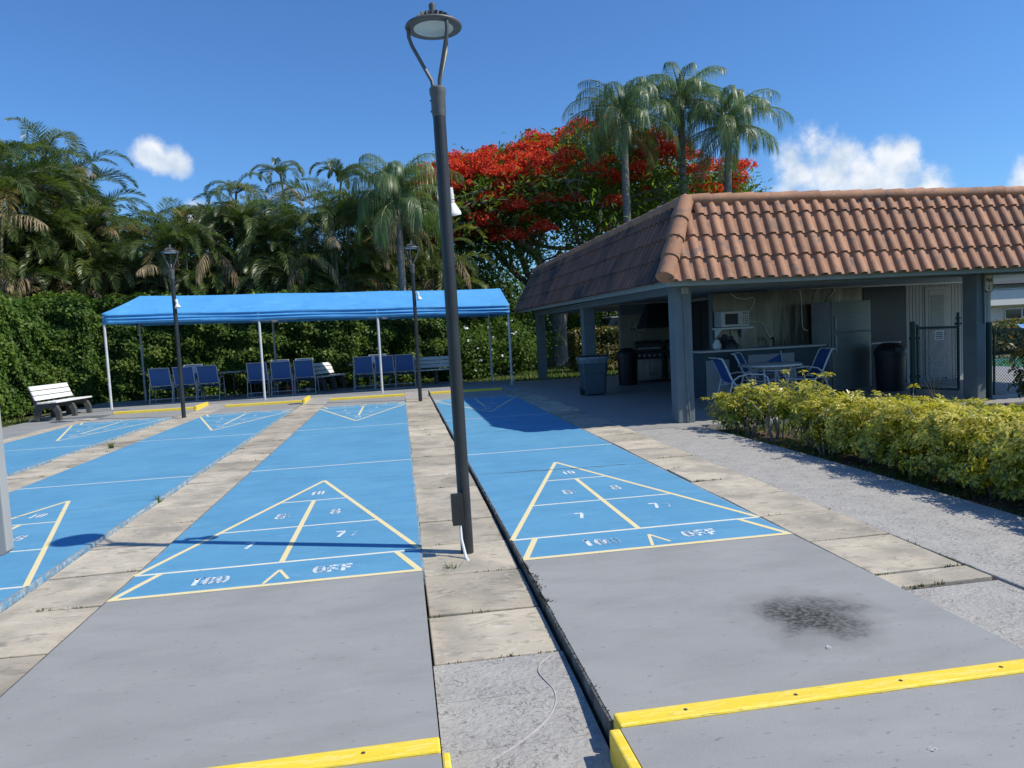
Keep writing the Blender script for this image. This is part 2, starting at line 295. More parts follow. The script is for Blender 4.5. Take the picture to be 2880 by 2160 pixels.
# ------------------------------------------------------------------ mesh helpers
class MB:
    def __init__(s): s.v = []; s.f = []; s.var = []; s.cur = None

    def add(s, vs, fs):
        o = len(s.v); s.v += [tuple(p) for p in vs]; s.f += [tuple(i + o for i in f) for f in fs]
        s.var += [random.random() if s.cur is None else s.cur] * len(fs); return s

    def box(s, x0, x1, y0, y1, z0, z1):
        return s.add([(x0, y0, z0), (x1, y0, z0), (x1, y1, z0), (x0, y1, z0), (x0, y0, z1), (x1, y0, z1), (x1, y1, z1), (x0, y1, z1)],
                     [(0, 3, 2, 1), (4, 5, 6, 7), (0, 1, 5, 4), (1, 2, 6, 5), (2, 3, 7, 6), (3, 0, 4, 7)])

    def hexa(s, b, t):
        """solid from four bottom and four top points (counter-clockwise from above)"""
        return s.add(list(b) + list(t), [(0, 3, 2, 1), (4, 5, 6, 7), (0, 1, 5, 4), (1, 2, 6, 5), (2, 3, 7, 6), (3, 0, 4, 7)])

    def bar(s, p, q, w, h, up=(0, 0, 1)):
        p, q = Vector(p), Vector(q); d = (q - p).normalized(); u = Vector(up)
        a = d.cross(u)
        if a.length < 1e-4: a = d.cross(Vector((0, 1, 0)))
        a.normalize(); n = a.cross(d)
        a = a * w / 2; n = n * h / 2
        return s.hexa([p - a - n, p + a - n, q + a - n, q - a - n], [p - a + n, p + a + n, q + a + n, q - a + n])

    def tube(s, pts, r, n=8, caps=True):
        pts = [Vector(p) for p in pts]; K = len(pts); rs = r if isinstance(r, (list, tuple)) else [r] * K
        t0 = (pts[1] - pts[0]).normalized(); ref = Vector((0, 0, 1)) if abs(t0.z) < .9 else Vector((1, 0, 0))
        a = t0.cross(ref).normalized(); vs = []
        for i in range(K):
            t = ((pts[min(i + 1, K - 1)] - pts[max(i - 1, 0)])).normalized()
            a = (a - t * a.dot(t)); a.normalize(); b = t.cross(a)
            for k in range(n):
                th = 2 * PI * k / n; vs.append(pts[i] + (a * math.cos(th) + b * math.sin(th)) * rs[i])
        fs = [(i * n + k, i * n + (k + 1) % n, (i + 1) * n + (k + 1) % n, (i + 1) * n + k) for i in range(K - 1) for k in range(n)]
        if caps: fs += [tuple(range(n))[::-1], tuple((K - 1) * n + k for k in range(n))]
        return s.add(vs, fs)

    def lathe(s, prof, n=20, c=(0, 0, 0), arc=2 * PI):
        vs = []; K = len(prof)
        for r, z in prof:
            for k in range(n):
                th = arc * k / n; vs.append((c[0] + r * math.cos(th), c[1] + r * math.sin(th), c[2] + z))
        fs = [(i * n + k, i * n + (k + 1) % n, (i + 1) * n + (k + 1) % n, (i + 1) * n + k) for i in range(K - 1) for k in range(n)]
        if prof[0][0] > 1e-4: fs.append(tuple(range(n))[::-1])
        if prof[-1][0] > 1e-4: fs.append(tuple((K - 1) * n + k for k in range(n)))
        return s.add(vs, fs)

    def prism(s, poly, a, b, axis='x'):
        """polygon given in the two other axes, extruded along axis from a to b"""
        def P(u, v, w): return {'x': (w, u, v), 'y': (u, w, v), 'z': (u, v, w)}[axis]
        n = len(poly); vs = [P(u, v, a) for u, v in poly] + [P(u, v, b) for u, v in poly]
        fs = [tuple(range(n))[::-1], tuple(range(n, 2 * n))] + [(i, (i + 1) % n, n + (i + 1) % n, n + i) for i in range(n)]
        return s.add(vs, fs)

    def sheet(s, poly, z): return s.add([(x, y, z) for x, y in poly], [tuple(range(len(poly)))])

    def build(s, name, mat, parent=None, smooth=False, bevel=0, loc=None, rot=None, fixn=True):
        me = bpy.data.meshes.new(name); me.from_pydata(s.v, [], s.f)
        at = me.attributes.new('var', 'FLOAT', 'FACE'); at.data.foreach_set('value', s.var)
        if fixn:
            import bmesh
            bm = bmesh.new(); bm.from_mesh(me); bmesh.ops.recalc_face_normals(bm, faces=bm.faces); bm.to_mesh(me); bm.free()
        me.materials.append(mat if not isinstance(mat, str) else M[mat])
        o = bpy.data.objects.new(name, me); COL.objects.link(o)
        if parent: o.parent = parent
        if loc: o.location = loc
        if rot is not None: o.rotation_euler = (0, 0, rot)
        if smooth:
            me.polygons.foreach_set('use_smooth', [True] * len(me.polygons))
            try: me.set_sharp_from_angle(angle=R(40))
            except Exception: pass
        if bevel:
            b = o.modifiers.new('bevel', 'BEVEL'); b.width = bevel; b.segments = 2; b.limit_method = 'ANGLE'; b.angle_limit = R(40)
        return o


def tag(o, label, cat, group=None):
    o['label'] = label; o['category'] = cat
    if group: o['group'] = group
    return o


def thing(name, label, cat, loc=(0, 0, 0), rz=0, group=None):
    o = bpy.data.objects.new(name, None); COL.objects.link(o); o.location = loc; o.rotation_euler = (0, 0, rz); o.empty_display_size = .2
    return tag(o, label, cat, group)


def structure(o): o['kind'] = 'structure'; return o


def copy_tree(root, loc, rz=0, label=None, scale=None):
    def rec(o, parent):
        c = o.copy(); COL.objects.link(c)
        if parent: c.parent = parent
        for ch in list(o.children): rec(ch, c)
        return c
    r = rec(root, None); r.location = loc; r.rotation_euler = (0, 0, rz)
    if scale: r.scale = scale
    if label: r['label'] = label
    return r


def np_mesh(name, V, F, var, mat, parent=None):
    """quads from numpy arrays, with one 'var' value per face"""
    me = bpy.data.meshes.new(name); nv, nf = len(V), len(F)
    me.vertices.add(nv); me.vertices.foreach_set('co', np.ascontiguousarray(V, dtype=np.float32).ravel())
    me.loops.add(nf * 4); me.loops.foreach_set('vertex_index', np.ascontiguousarray(F, dtype=np.int32).ravel())
    me.polygons.add(nf); me.polygons.foreach_set('loop_start', np.arange(0, nf * 4, 4, dtype=np.int32))
    at = me.attributes.new('var', 'FLOAT', 'FACE'); at.data.foreach_set('value', np.ascontiguousarray(var, dtype=np.float32))
    me.update(); me.validate(); me.materials.append(M[mat])
    o = bpy.data.objects.new(name, me); COL.objects.link(o)
    if parent: o.parent = parent
    return o


def nrm(a): return a / np.maximum(np.linalg.norm(a, axis=-1, keepdims=True), 1e-9)


def leaf_quads(P, N, size, aspect=.5, rs=RNG, spread=.7, droop=.0, fold=.12):
    """a small diamond leaf at every P, its face turned roughly to N"""
    n = len(P); N = nrm(N + rs.normal(0, spread, (n, 3)))
    t = nrm(np.cross(N, rs.normal(0, 1, (n, 3)))); t[:, 2] -= droop; t = nrm(t)
    b = nrm(np.cross(N, t)); sz = size * rs.uniform(.65, 1.3, (n, 1))
    p0 = P - t * sz * .5; p2 = P + t * sz * .5; m = P + N * sz * fold
    p1 = m + b * sz * aspect * .5; p3 = m - b * sz * aspect * .5
    V = np.stack([p0, p1, p2, p3], 1).reshape(-1, 3)
    return V, np.arange(4 * n).reshape(-1, 4)


class Fol:
    """collects foliage quads"""
    def __init__(s): s.V = []; s.F = []; s.var = []; s.n = 0

    def add(s, V, F, var):
        s.V.append(V); s.F.append(F + s.n); s.n += len(V); s.var.append(np.broadcast_to(var, (len(F),)).astype(np.float32))

    def leaves(s, P, N, size, var, **k):
        V, F = leaf_quads(np.asarray(P, float), np.asarray(N, float), size, **k); s.add(V, F, var)

    def build(s, name, mat, parent=None):
        return np_mesh(name, np.concatenate(s.V), np.concatenate(s.F), np.concatenate(s.var), mat, parent)


def frond(fol, stem, base, az, el, L, droop, n, ll, lw, drop, vee, var, rs, power=1.2, start=.12, rach=.018):
    """one feather frond: an arching rachis with leaflets to both sides"""
    K = 16; t = np.linspace(0, 1, K); e = el - droop * t ** power; ds = L / (K - 1)
    h = np.array([math.cos(az), math.sin(az), 0]); T = np.cos(e)[:, None] * h + np.sin(e)[:, None] * np.array([0, 0, 1.])
    C = np.asarray(base) + np.concatenate([np.zeros((1, 3)), np.cumsum((T[1:] + T[:-1]) / 2 * ds, 0)])
    if stem is not None: stem.tube([tuple(c) for c in C[::3]], [rach * (1 - .8 * x) for x in t[::3]], 4, False)
    u = np.linspace(start, .99, n); u = np.clip(u + rs.normal(0, .006, n), 0, 1)
    S = np.array([-math.sin(az), math.cos(az), 0])
    for sd in (1, -1):
        p = np.stack([np.interp(u, t, C[:, i]) for i in range(3)], 1); tt = nrm(np.stack([np.interp(u, t, T[:, i]) for i in range(3)], 1))
        nn = nrm(np.cross(tt, S)); nn *= np.sign(nn[:, 2:3] + 1e-6) if abs(droop) < 1.2 else 1
        a = np.radians(28 + 38 * u + rs.normal(0, 5, n))[:, None]
        d = nrm(sd * S * np.cos(a) + tt * np.sin(a) + nn * (vee + rs.normal(0, .12, (n, 1))))
        l = (ll * np.clip(np.sin(PI * np.clip(.12 + u * .86, 0, 1)) ** .6, .12, 1) * rs.uniform(.82, 1.1, n))[:, None]
        wv = nrm(tt - d * np.sum(tt * d, 1, keepdims=True)) * lw * .5
        dz = np.array([0, 0, -1.])
        m = p + d * l * .5 + dz * l * drop * .22; q = p + d * l * (1 - .35 * drop) + dz * l * drop * .95
        V = np.stack([p - wv * .4, p + wv * .4, m + wv, m - wv, q + wv * .12, q - wv * .12], 1).reshape(-1, 3)
        b = (np.arange(n) * 6)[:, None]
        F = np.concatenate([b + [0, 1, 2, 3], b + [3, 2, 4, 5]], 0)
        vv = np.clip(var + rs.normal(0, .07, n), 0, 1); fol.add(V, F, np.concatenate([vv, vv]))
    return C[-1]


# ------------------------------------------------------------------ setting: ground, courts, paths
W = 1.83
COURTS = {'D': 0.0, 'C': -2.466, 'B': -4.945, 'A': -7.465}
Y7, Y8, Y10, YT, YD1, YD2, YB = .469, 1.407, 2.345, 3.284, 4.222, 7.974, 12.196
FT = .31272


def strip_z(y):
    sm = lambda t: min(1, max(0, t)) ** 2 * (3 - 2 * min(1, max(0, t)))
    return -.028 - .020 * sm((1.5 - y) / 3) - .06 * sm((-1.3 - y) / 1.1) * .8


structure(MB().add([(150 * math.cos(k * PI / 24), 20 + 150 * math.sin(k * PI / 24), -.13) for k in range(48)], [tuple(range(48))]).build('ground', 'ground'))


def glyph(ch):
    """stencil strokes of one character in a unit box"""
    def arc(cx, cy, rx, ry, a0, a1, n=7): return [(cx + rx * math.cos(R(a0 + (a1 - a0) * i / n)), cy + ry * math.sin(R(a0 + (a1 - a0) * i / n))) for i in range(n + 1)]
    if ch == '1': return [[(.5, 0), (.5, 1)], [(.30, .86), (.5, .98)]]
    if ch in '0O': return [arc(.5, .5, .36, .44, 105, 255), arc(.5, .5, .36, .44, -75, 75)]
    if ch == '8': return [arc(.5, .74, .28, .22, 110, 250, 5), arc(.5, .74, .28, .22, -70, 70, 5), arc(.5, .26, .34, .24, 110, 250, 5), arc(.5, .26, .34, .24, -70, 70, 5)]
    if ch == '7': return [[(.12, .93), (.86, .93)], [(.80, .84), (.40, 0)]]
    if ch == 'F': return [[(.2, 0), (.2, 1)], [(.36, .93), (.9, .93)], [(.36, .5), (.78, .5)]]
    return []


def lettering(mb, text, x, y, w, h, z, thick, flip=None):
    cw = w / len(text)
    for i, ch in enumerate(text):
        for st in glyph(ch):
            pts = [Vector((x + cw * (i + .08 + .84 * px), y + h * py)) for px, py in st]
            for a, b in zip(pts[:-1], pts[1:]):
                d = (b - a).normalized(); nn = Vector((-d.y, d.x)) * thick / 2; a2 = a - d * .002; b2 = b + d * .002
                q = [a2 - nn, b2 - nn, b2 + nn, a2 + nn]
                if flip: q = [Vector((flip[0] - p.x, flip[1] - p.y)) for p in q]
                mb.add([(p.x, p.y, z) for p in q], [(0, 1, 2, 3)])


def seg(mb, a, b, w, z, flip=None):
    a, b = Vector(a), Vector(b); d = (b - a).normalized(); nn = Vector((-d.y, d.x)) * w / 2
    q = [a - nn, b - nn, b + nn, a + nn]
    if flip: q = [Vector((flip[0] - p.x, flip[1] - p.y)) for p in q]
    mb.add([(p.x, p.y, z) for p in q], [(0, 1, 2, 3)])


for key, x0 in COURTS.items():
    mb = MB()
    mb.box(0, W, -1.95, 13.9, -.16, 0)
    court = structure(mb.build('court', 'grey_stain' if key == 'D' else 'grey', loc=(x0, 0, 0)))
    # blue paint as a thin skin with a slightly ragged edge
    r = random.Random(ord(key)); N = 90
    left = [(.004 + r.uniform(-.003, .004), YB * i / N) for i in range(N + 1)]; right = [(W - .004 + r.uniform(-.004, .003), YB * i / N) for i in range(N + 1)]
    MB().add([(x, y, .001) for x, y in left] + [(x, y, .001) for x, y in right], [(i, N + 1 + i, N + 2 + i, i + 1) for i in range(N)]).build('painted_surface', 'blue', court)
    yl, wl = MB(), MB(); nm, gh = MB(), MB()
    for fl in (None, (W, YB)):
        s = 1
        seg(yl, (.0, Y7), (W / 2, YT), .037, .0019, fl); seg(yl, (W, Y7), (W / 2, YT), .037, .0020, fl)
        seg(yl, (W / 2, Y7), (W / 2, Y10), .038, .0018, fl)
        seg(yl, (0, .02), (W, .02), .042, .0021, fl)
        seg(wl, (0, Y7), (W, Y7), .029, .0014, fl)
        seg(wl, (W / 6, Y8), (W * 5 / 6, Y8), .025, .0015, fl); seg(wl, (W / 3, Y10), (W * 2 / 3, Y10), .025, .0016, fl)
        seg(yl, (.16, Y7 - .01), (.02, .03), .040, .0022, fl); seg(yl, (W - .16, Y7 - .01), (W - .02, .03), .040, .0023, fl)
        seg(yl, (.93, .30), (.87, .05), .022, .0024, fl); seg(yl, (.93, .30), (1.01, .10), .022, .0025, fl)
        seg(wl, (0, YD1), (W, YD1), .026, .0013, fl)
        lettering(nm, '10', .84, 2.58, .14, .17, .0028, .026, fl)
        for (a, b, c) in (('8', .65, 1.72), ('8', 1.10, 1.74)): lettering(nm, a, b, c, .105, .17, .0028, .026, fl)
        for (b, c) in ((.56, .88), (1.20, .98)): lettering(nm, '7', b, c, .10, .16, .0028, .026, fl)
        if key == 'D':
            lettering(nm, '10', .44, .17, .17, .13, .0028, .03, fl); lettering(gh, '00', .56, .17, .15, .13, .0030, .022, fl)
        else:
            lettering(nm, '100', .40, .15, .24, .13, .0028, .028, fl); lettering(gh, '10', .43, .16, .2, .13, .0030, .02, fl)
        lettering(nm, 'OFF', 1.14, .16, .26, .13, .0028, .028, fl); lettering(gh, 'OF', 1.17, .17, .2, .13, .0030, .02, fl)
        lettering(gh, '8', .69, 1.74, .10, .16, .0031, .02, fl); lettering(gh, '7', 1.30, .96, .09, .14, .0031, .018, fl)
    yl.build('yellow_lines', 'line', court); wl.build('white_lines', 'linew', court)
    nm.build('stencil_numerals', 'num', court); gh.build('faded_numerals', 'ghost', court)
    # chipped side of the raised slab, both long sides
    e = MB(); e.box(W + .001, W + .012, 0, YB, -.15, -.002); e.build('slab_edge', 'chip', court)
    e = MB(); e.box(-.012, -.001, -1.95, 13.9, -.15, -.003); e.build('shade_darkened_mossy_side', 'edge_dark', court)
    cr = MB()
    for (ya, yb, xa, xb) in {'D': [(6.06, 6.16, .1, W), (2.93, 2.82, .05, W), (2.93, 2.82, .55, 1.15)], 'C': [(3.62, 3.22, .35, 1.7)], 'B': [(4.5, 4.4, .05, W), (2.6, 2.9, .3, 1.5)], 'A': [(5.2, 5.3, 0, W)]}[key]:
        pts = [(xa + (xb - xa) * i / 14, ya + (yb - ya) * i / 14 + r.uniform(-.02, .02), .0034) for i in range(15)]
        for a, b in zip(pts[:-1], pts[1:]):
            w = r.uniform(.002, .006); cr.add([(a[0], a[1] - w, a[2]), (b[0], b[1] - w, b[2]), (b[0], b[1] + w, b[2]), (a[0], a[1] + w, a[2])], [(0, 1, 2, 3)])
    cr.build('crack', 'edge_dark' if key == 'D' else 'ghost', court)

# paver strips beside the courts (the joints are real gaps)
JOINTS = []


def paver_strip(x0, x1, y0, y1, zoff=0, step=.645, off=0):
    mb = MB(); y = y1; r = random.Random(int(abs(x0) * 100))
    while y > y0 + .05:
        ya = max(y0, y - step + r.uniform(-.02, .02)); g = .011; za, zb = strip_z(ya) + zoff, strip_z(y) + zoff; dz = r.uniform(-.004, .003); tilt = r.uniform(-.006, .006)
        b = [(x0 + r.uniform(0, .012), ya + g, -.2), (x1 - r.uniform(0, .012), ya + g, -.2), (x1 - r.uniform(0, .012), y - g, -.2), (x0 + r.uniform(0, .012), y - g, -.2)]
        t = [(b[0][0], b[0][1], za + dz - tilt), (b[1][0], b[1][1], za + dz + tilt), (b[2][0], b[2][1], zb + dz + tilt), (b[3][0], b[3][1], zb + dz - tilt)]
        mb.cur = r.random(); mb.hexa(b, t); JOINTS.append((x0, x1, ya, strip_z(ya) + zoff)); y = ya
    return structure(mb.build('paver_path', 'paver', bevel=.006))


paver_strip(-.630, -.022, -1.22, 13.6)
paver_strip(-3.098, -2.486, -2.6, 13.6)
paver_strip(-5.618, -4.965, -2.6, 13.6)
paver_strip(1.850, 2.425, -1.02, 13.4, .03)
paver_strip(-7.93, -7.485, 4, 13.5)

# stomped concrete: the strip between the near ends, the right walk, the left walk
mb = MB()
for i in range(8):
    ya, yb = -3.9 + i * .334, -3.9 + (i + 1) * .334
    mb.hexa([(-.628, ya, -.3), (-.03, ya, -.3), (-.03, yb - .002, -.3), (-.628, yb - .002, -.3)], [(-.628, ya, strip_z(ya)), (-.03, ya, strip_z(ya)), (-.03, yb - .002, strip_z(yb - .002)), (-.628, yb - .002, strip_z(yb - .002))])
structure(mb.build('path', 'stomp'))
edge = [(3.60, -4), (3.56, -2), (3.53, -.06), (3.56, 1.5), (3.55, 3.1), (3.50, 4.6), (3.48, 5.35)]
mb = MB(); z = -.022
mb.prism([(2.452, -4)] + edge + [(2.452, 5.35)], -.2, z, 'z'); structure(mb.build('sidewalk', 'stomp', bevel=.008))
mb = MB(); mb.prism([(1.850, -4), (2.43, -4), (2.43, -1.04), (1.850, -1.04)], -.2, -.03, 'z'); structure(mb.build('path', 'stomp'))
mb = MB(); mb.prism([(-9.5, 4), (-7.95, 4), (-7.95, 13.9), (-9.3, 13.9), (-9.35, 11)], -.2, -.045, 'z'); structure(mb.build('sidewalk', 'deck'))
# patio floor and the far deck
mb = MB(); mb.prism([(2.452, 5.362), (14, 5.362), (14, 17.2), (5.2, 17.0), (3.9, 16.95), (2.452, 17.15)], -.2, -.020, 'z'); structure(mb.build('patio_floor', 'patio'))
mb = MB()
for x0 in COURTS.values(): mb.box(x0, x0 + W, 14.04, 15.1, -.2, .022)
mb.prism([(-9.3, 15.102), (2.448, 15.102), (2.448, 17.2), (1.3, 17.45), (1.2, 18.3), (-9.3, 18.3)], -.2, .020, 'z')
mb.box(-9.3, -7.47, 13.92, 15.098, -.2, .0)
structure(mb.build('far_deck', 'deck'))
mb = MB()
for xa, xb in ((-.628, -.02), (-3.096, -2.486), (-5.616, -4.965)):
    mb.hexa([(xa, 13.62, -.2), (xb, 13.62, -.2), (xb, 15.098, -.2), (xa, 15.098, -.2)], [(xa, 13.62, -.05), (xb, 13.62, -.05), (xb, 15.098, .015), (xa, 15.098, .015)])
mb.box(1.85, 2.448, 13.42, 15.098, -.2, -.012)
structure(mb.build('path', 'stomp'))
mb = MB()
for k in ('D', 'C', 'B'): mb.box(COURTS[k], COURTS[k] + W, -4.2, -2.05, -.2, .022)
structure(mb.build('near_deck', 'grey'))
mb = MB(); mb.prism([(3.4, -4), (5.4, -4), (5.4, 5.2), (3.4, 5.2)], -.125, -.075, 'z'); structure(mb.build('planting_bed', 'soil'))

# yellow bumpers
def bumper(label, x0, x1, y0, y1, z0, z1, side=None):
    t = thing('bumper', label, 'bumper', ((x0 + x1) / 2, (y0 + y1) / 2, z0), 0, 'yellow bumper boards at the court ends')
    hx, hy = (x1 - x0) / 2, (y1 - y0) / 2
    MB().box(-hx, hx, -hy, hy, 0, z1 - z0).build('board', 'yellow', t, bevel=.008)
    n = 4 if hx > hy else 2
    for i in range(n):
        u = -1 + (2 * i + 1) / n
        MB().lathe([(.0075, 0), (.0075, .0015)], 8, (u * hx * .95 if hx > hy else 0, u * hy if hy >= hx else 0, z1 - z0)).build('screw', 'brown', t)
    return t


for key, nm_ in (('D', 'right hand court nearest the camera'), ('C', 'middle court nearest the camera'), ('B', 'third court from the tiled pavilion')):
    x0 = COURTS[key]
    bumper('yellow painted timber bumper across the near end of the ' + nm_, x0, x0 + W, -2.045, -1.955, -.06, .031)
bumper('short yellow side board along the near deck edge beside the path', -.045, -.004, -4.1, -2.055, -.16, .028)
bumper('thin yellow board edging the near middle deck, right side', -.634, -.606, -4.1, -2.055, -.2, .028)
for key, lab in (('A', 'yellow bumper across the far end of the leftmost court'), ('B', 'yellow bumper at the far end of the second court from the left'), ('C', 'yellow bumper across far end of the court left of the centre lamp'), ('D', 'yellow bumper at the far end of the court by the tiled pavilion, half in shade')):
    x0 = COURTS[key]; bumper(lab, x0, x0 + W, 13.91, 14.02, -.05, .055)
bumper('yellow side board running back beside the leftmost court end', -5.632, -5.58, 13.9, 15.0, -.08, .085)
bumper('yellow side board running back beside the second court end', -3.112, -3.06, 13.9, 15.0, -.08, .085)

# ------------------------------------------------------------------ lamp posts
def lamp_post(x, y, z, H, label, flood_az, rot, box_):
    t = thing('lamp_post', label, 'lamp post', (x, y, z), rot, 'black lamp posts between the courts')
    hc = H - .62
    MB().lathe([(.0435, 0), (.0435, .02), (.0415, hc - .02), (.0415, hc)], 20).build('pole', 'black', t, smooth=True)
    c = MB(); c.lathe([(.043, hc - .03), (.048, hc), (.048, hc + .10), (.053, hc + .115), (.055, hc + .15), (.046, hc + .16)], 20)
    c.build('collar', 'bronze', t, smooth=True)
    for k in range(4):
        a = R(45 + 90 * (k // 2)); zz = hc + .02 + .07 * (k % 2)
        MB().tube([(.04 * math.cos(a), .04 * math.sin(a), zz), (.068 * math.cos(a), .068 * math.sin(a), zz)], .006, 6).build('clamp_screw', 'bronze', t)
    for k in range(3):
        a = R(175 + 120 * k); ca, sa = math.cos(a), math.sin(a)
        MB().tube([(.024 * ca, .024 * sa, hc + .10), (.032 * ca, .032 * sa, hc + .20), (.078 * ca, .085 * sa, hc + .29), (.148 * ca, .148 * sa, hc + .43), (.163 * ca, .163 * sa, hc + .48), (.163 * ca, .163 * sa, hc + .545)], .0125, 8).build('arm', 'bronze', t, smooth=True)
    zr = hc + .53
    hd = MB(); hd.lathe([(.137, zr), (.180, zr), (.185, zr + .010), (.180, zr + .020), (.115, zr + .034), (.08, zr + .038)], 28); hd.lathe([(.08, zr + .036), (.078, zr + .085), (.045, zr + .098)], 20)
    hd.lathe([(.02, zr + .09), (.024, zr + .15), (.012, zr + .165)], 10)
    for k in range(18):
        a = 2 * PI * k / 18; hd.bar((.045 * math.cos(a), .045 * math.sin(a), zr + .085), (.105 * math.cos(a), .105 * math.sin(a), zr + .06), .006, .03)
    hd.build('lamp_head', 'bronze', t, smooth=True)
    MB().lathe([(.012, zr - .012), (.03, zr - .004), (.125, zr - .002), (.136, zr + .004)], 28).build('lens', 'lens', t, smooth=True)
    fz, az = hc - .60, flood_az
    fl = MB(); ca, sa = math.cos(az), math.sin(az); ox, oy = .085 * ca, .085 * sa
    fl.tube([(.03 * ca, .03 * sa, fz + .12), (ox, oy, fz + .12)], .016, 8)
    for r0, r1, z0, z1 in ((.03, .03, fz + .055, fz + .13), (.03, .028, fz + .04, fz + .05), (.028, .062, fz + .035, fz - .03), (.062, .062, fz - .03, fz - .045)):
        lean = .25
        fl.tube([(ox + (fz + .1 - z0) * lean * ca, oy + (fz + .1 - z0) * lean * sa, z0), (ox + (fz + .1 - z1) * lean * ca, oy + (fz + .1 - z1) * lean * sa, z1)], [r0, r1], 14)
    fl.build('floodlight', 'white', t, smooth=True)
    if box_:
        jb = MB().box(-.095, -.020, -.105, -.040, .25, .45).build('junction_box', 'black', t, bevel=.008)
        MB().box(-.0965, -.0185, -.111, -.106, .245, .455).build('lid', 'black', jb)
        cd = MB(); cd.tube([(-.045, -.075, .25), (-.042, -.08, .14), (-.025, -.13, .03), (-.008, -.2, .006), (.0, -.24, .004)], [.009, .009, .010, .012, .010], 8); cd.build('conduit', 'white', t, smooth=True)
        MB().bar((-.010, -.19, .012), (.006, -.27, .006), .034, .012).build('conduit_plug', 'white', t, bevel=.004)
    t.rotation_euler = (0, R(-.42), rot) if box_ else (0, 0, rot)
    return t


lamp_post(-.32, .41, -.06, 3.575, 'tall black lamp post in the foreground between the two nearest courts', R(62), R(2), True)
lamp_post(-5.38, 12.11, -.06, 3.66, 'black lamp post at left, beside the second blue court from the left', R(-95), R(50), False)
lamp_post(-.29, 12.43, -.06, 3.62, 'black lamp post standing far back, just left of the tall foreground post', R(-95), R(80), False)
structure(MB().box(-.40, -.24, .33, .49, -.2, -.0375).build('post_pocket', 'edge_dark'))

# pale panel entering at the left edge, its post outside the frame
t = thing('scoreboard', 'pale grey board edge entering at the left frame edge', 'board', (-2.3, -2.2, -.02))
MB().prism([(-.45, .92), (-.43, .90), (.455, .90), (.468, .912), (.468, 1.75), (-.45, 1.75)], -.02, .02, 'y').build('board', 'panel', t, bevel=.004)
MB().box(-.30, -.24, .022, .08, 0, 1.8).build('post', 'frame', t)
MB().box(-.38, -.16, -.06, .16, -.05, .01).build('base_plate', 'frame', t)

# ------------------------------------------------------------------ canopy with furniture
def can_z(x): return 2.335 - .0215 * (x + 2.85)      # front eave height falls gently to the right


t = thing('canopy', 'long blue canvas canopy on thin white posts at the far court ends', 'canopy', (0, 0, 0))
XL, XR, YF, YRr = -8.02, 2.33, 15.28, 17.75
N = 42; mb = MB(); vs = []
PX = [-8.0, -4.25, -1.22, 2.30]
def sag(x):
    for a, b in zip(PX[:-1], PX[1:]):
        if a <= x <= b:
            u = (x - a) / (b - a); return math.sin(PI * u)
    return 0
rows = [(0, 0), (.25, .02), (.5, .025), (.75, .02), (1, 0)]
for i in range(N + 1):
    u = i / N; xe = XL + (XR - XL) * u; xr = -7.48 + (2.28 + 7.48) * u
    for w, sg in rows:
        x = xe + (xr - xe) * w; vs.append((x, YF + (16.5 - YF) * w, can_z(x) + (.50 - .02 * sag(xe)) * w - sg * (.6 + sag(xe))))
    for w, sg in rows[:-1][::-1]:
        x = xe + (xr - xe) * w; vs.append((x, YRr + (16.5 - YRr) * w, can_z(x) + (.50 - .02 * sag(xe)) * w - sg * (.6 + sag(xe))))
K = 9
fs = [(i * K + k, (i + 1) * K + k, (i + 1) * K + k + 1, i * K + k + 1) for i in range(N) for k in range(K - 1)]
fs += [tuple(range(K)), tuple(N * K + k for k in range(K))[::-1]]
mb.add(vs, fs); mb.build('roof_fabric', 'canvas', t, smooth=True, fixn=False)
mb = MB()
def valance(pts, nx, ny):
    """hanging band with soft horizontal folds"""
    prof = [(0, 0), (.012, -.05), (-.016, -.085), (.014, -.135), (-.012, -.165), (.016, -.21), (.008, -.275)]
    vs = []
    for j, (x, y) in enumerate(pts):
        s_ = sag(x) if abs(nx) < .5 else .5
        for (o, dz) in prof:
            k = 1 - .10 * s_ ; o2 = o * (1.1 + .6 * math.sin(x * 2.1 + dz * 20))
            vs.append((x + nx * o2, y + ny * o2, can_z(x) + dz * k - .012 * s_ * (1 if dz < -.05 else 0)))
    P = len(prof); mb.add(vs, [(j * P + k, (j + 1) * P + k, (j + 1) * P + k + 1, j * P + k + 1) for j in range(len(pts) - 1) for k in range(P - 1)])
valance([(XL + (XR - XL) * i / 60, YF) for i in range(61)], 0, -1)
valance([(XL + (XR - XL) * i / 60, YRr) for i in range(61)], 0, 1)
valance([(XL, YF + (YRr - YF) * i / 12) for i in range(13)], -1, 0)
valance([(XR, YF + (YRr - YF) * i / 12) for i in range(13)], 1, 0)
o = mb.build('valance', 'canvas', t, smooth=True, fixn=False); sm = o.modifiers.new('thickness', 'SOLIDIFY'); sm.thickness = .004
for x in PX:
    MB().tube([(x, 15.31, .02), (x, 15.31, can_z(x) - .02)], .032, 12).build('post', 'post', t, smooth=True)
for x in (-7.95, -4.3, -1.25, 2.05):
    MB().tube([(x, 17.70, -.02), (x, 17.70, can_z(x) - .02)], .032, 12).build('post', 'post' if x > 0 else 'framegrey', t, smooth=True)
mb = MB()
for y in (15.32, 17.70): mb.tube([(XL + .04, y, can_z(XL) - .04), (XR - .03, y, can_z(XR) - .04)], .025, 8)
mb.tube([(-7.5, 16.5, can_z(-7.5) + .44), (2.26, 16.5, can_z(2.26) + .44)], .025, 8)
for x in PX:
    xr = max(-7.48, min(2.26, x)); mb.tube([(x, 15.32, can_z(x) - .04), (xr, 16.5, can_z(xr) + .44), (x, 17.7, can_z(x) - .04)], .022, 8)
    mb.tube([(x, 15.32, can_z(x) - .045), (x, 17.7, can_z(x) - .045)], .02, 8)
mb.build('frame', 'framegrey', t, smooth=True)

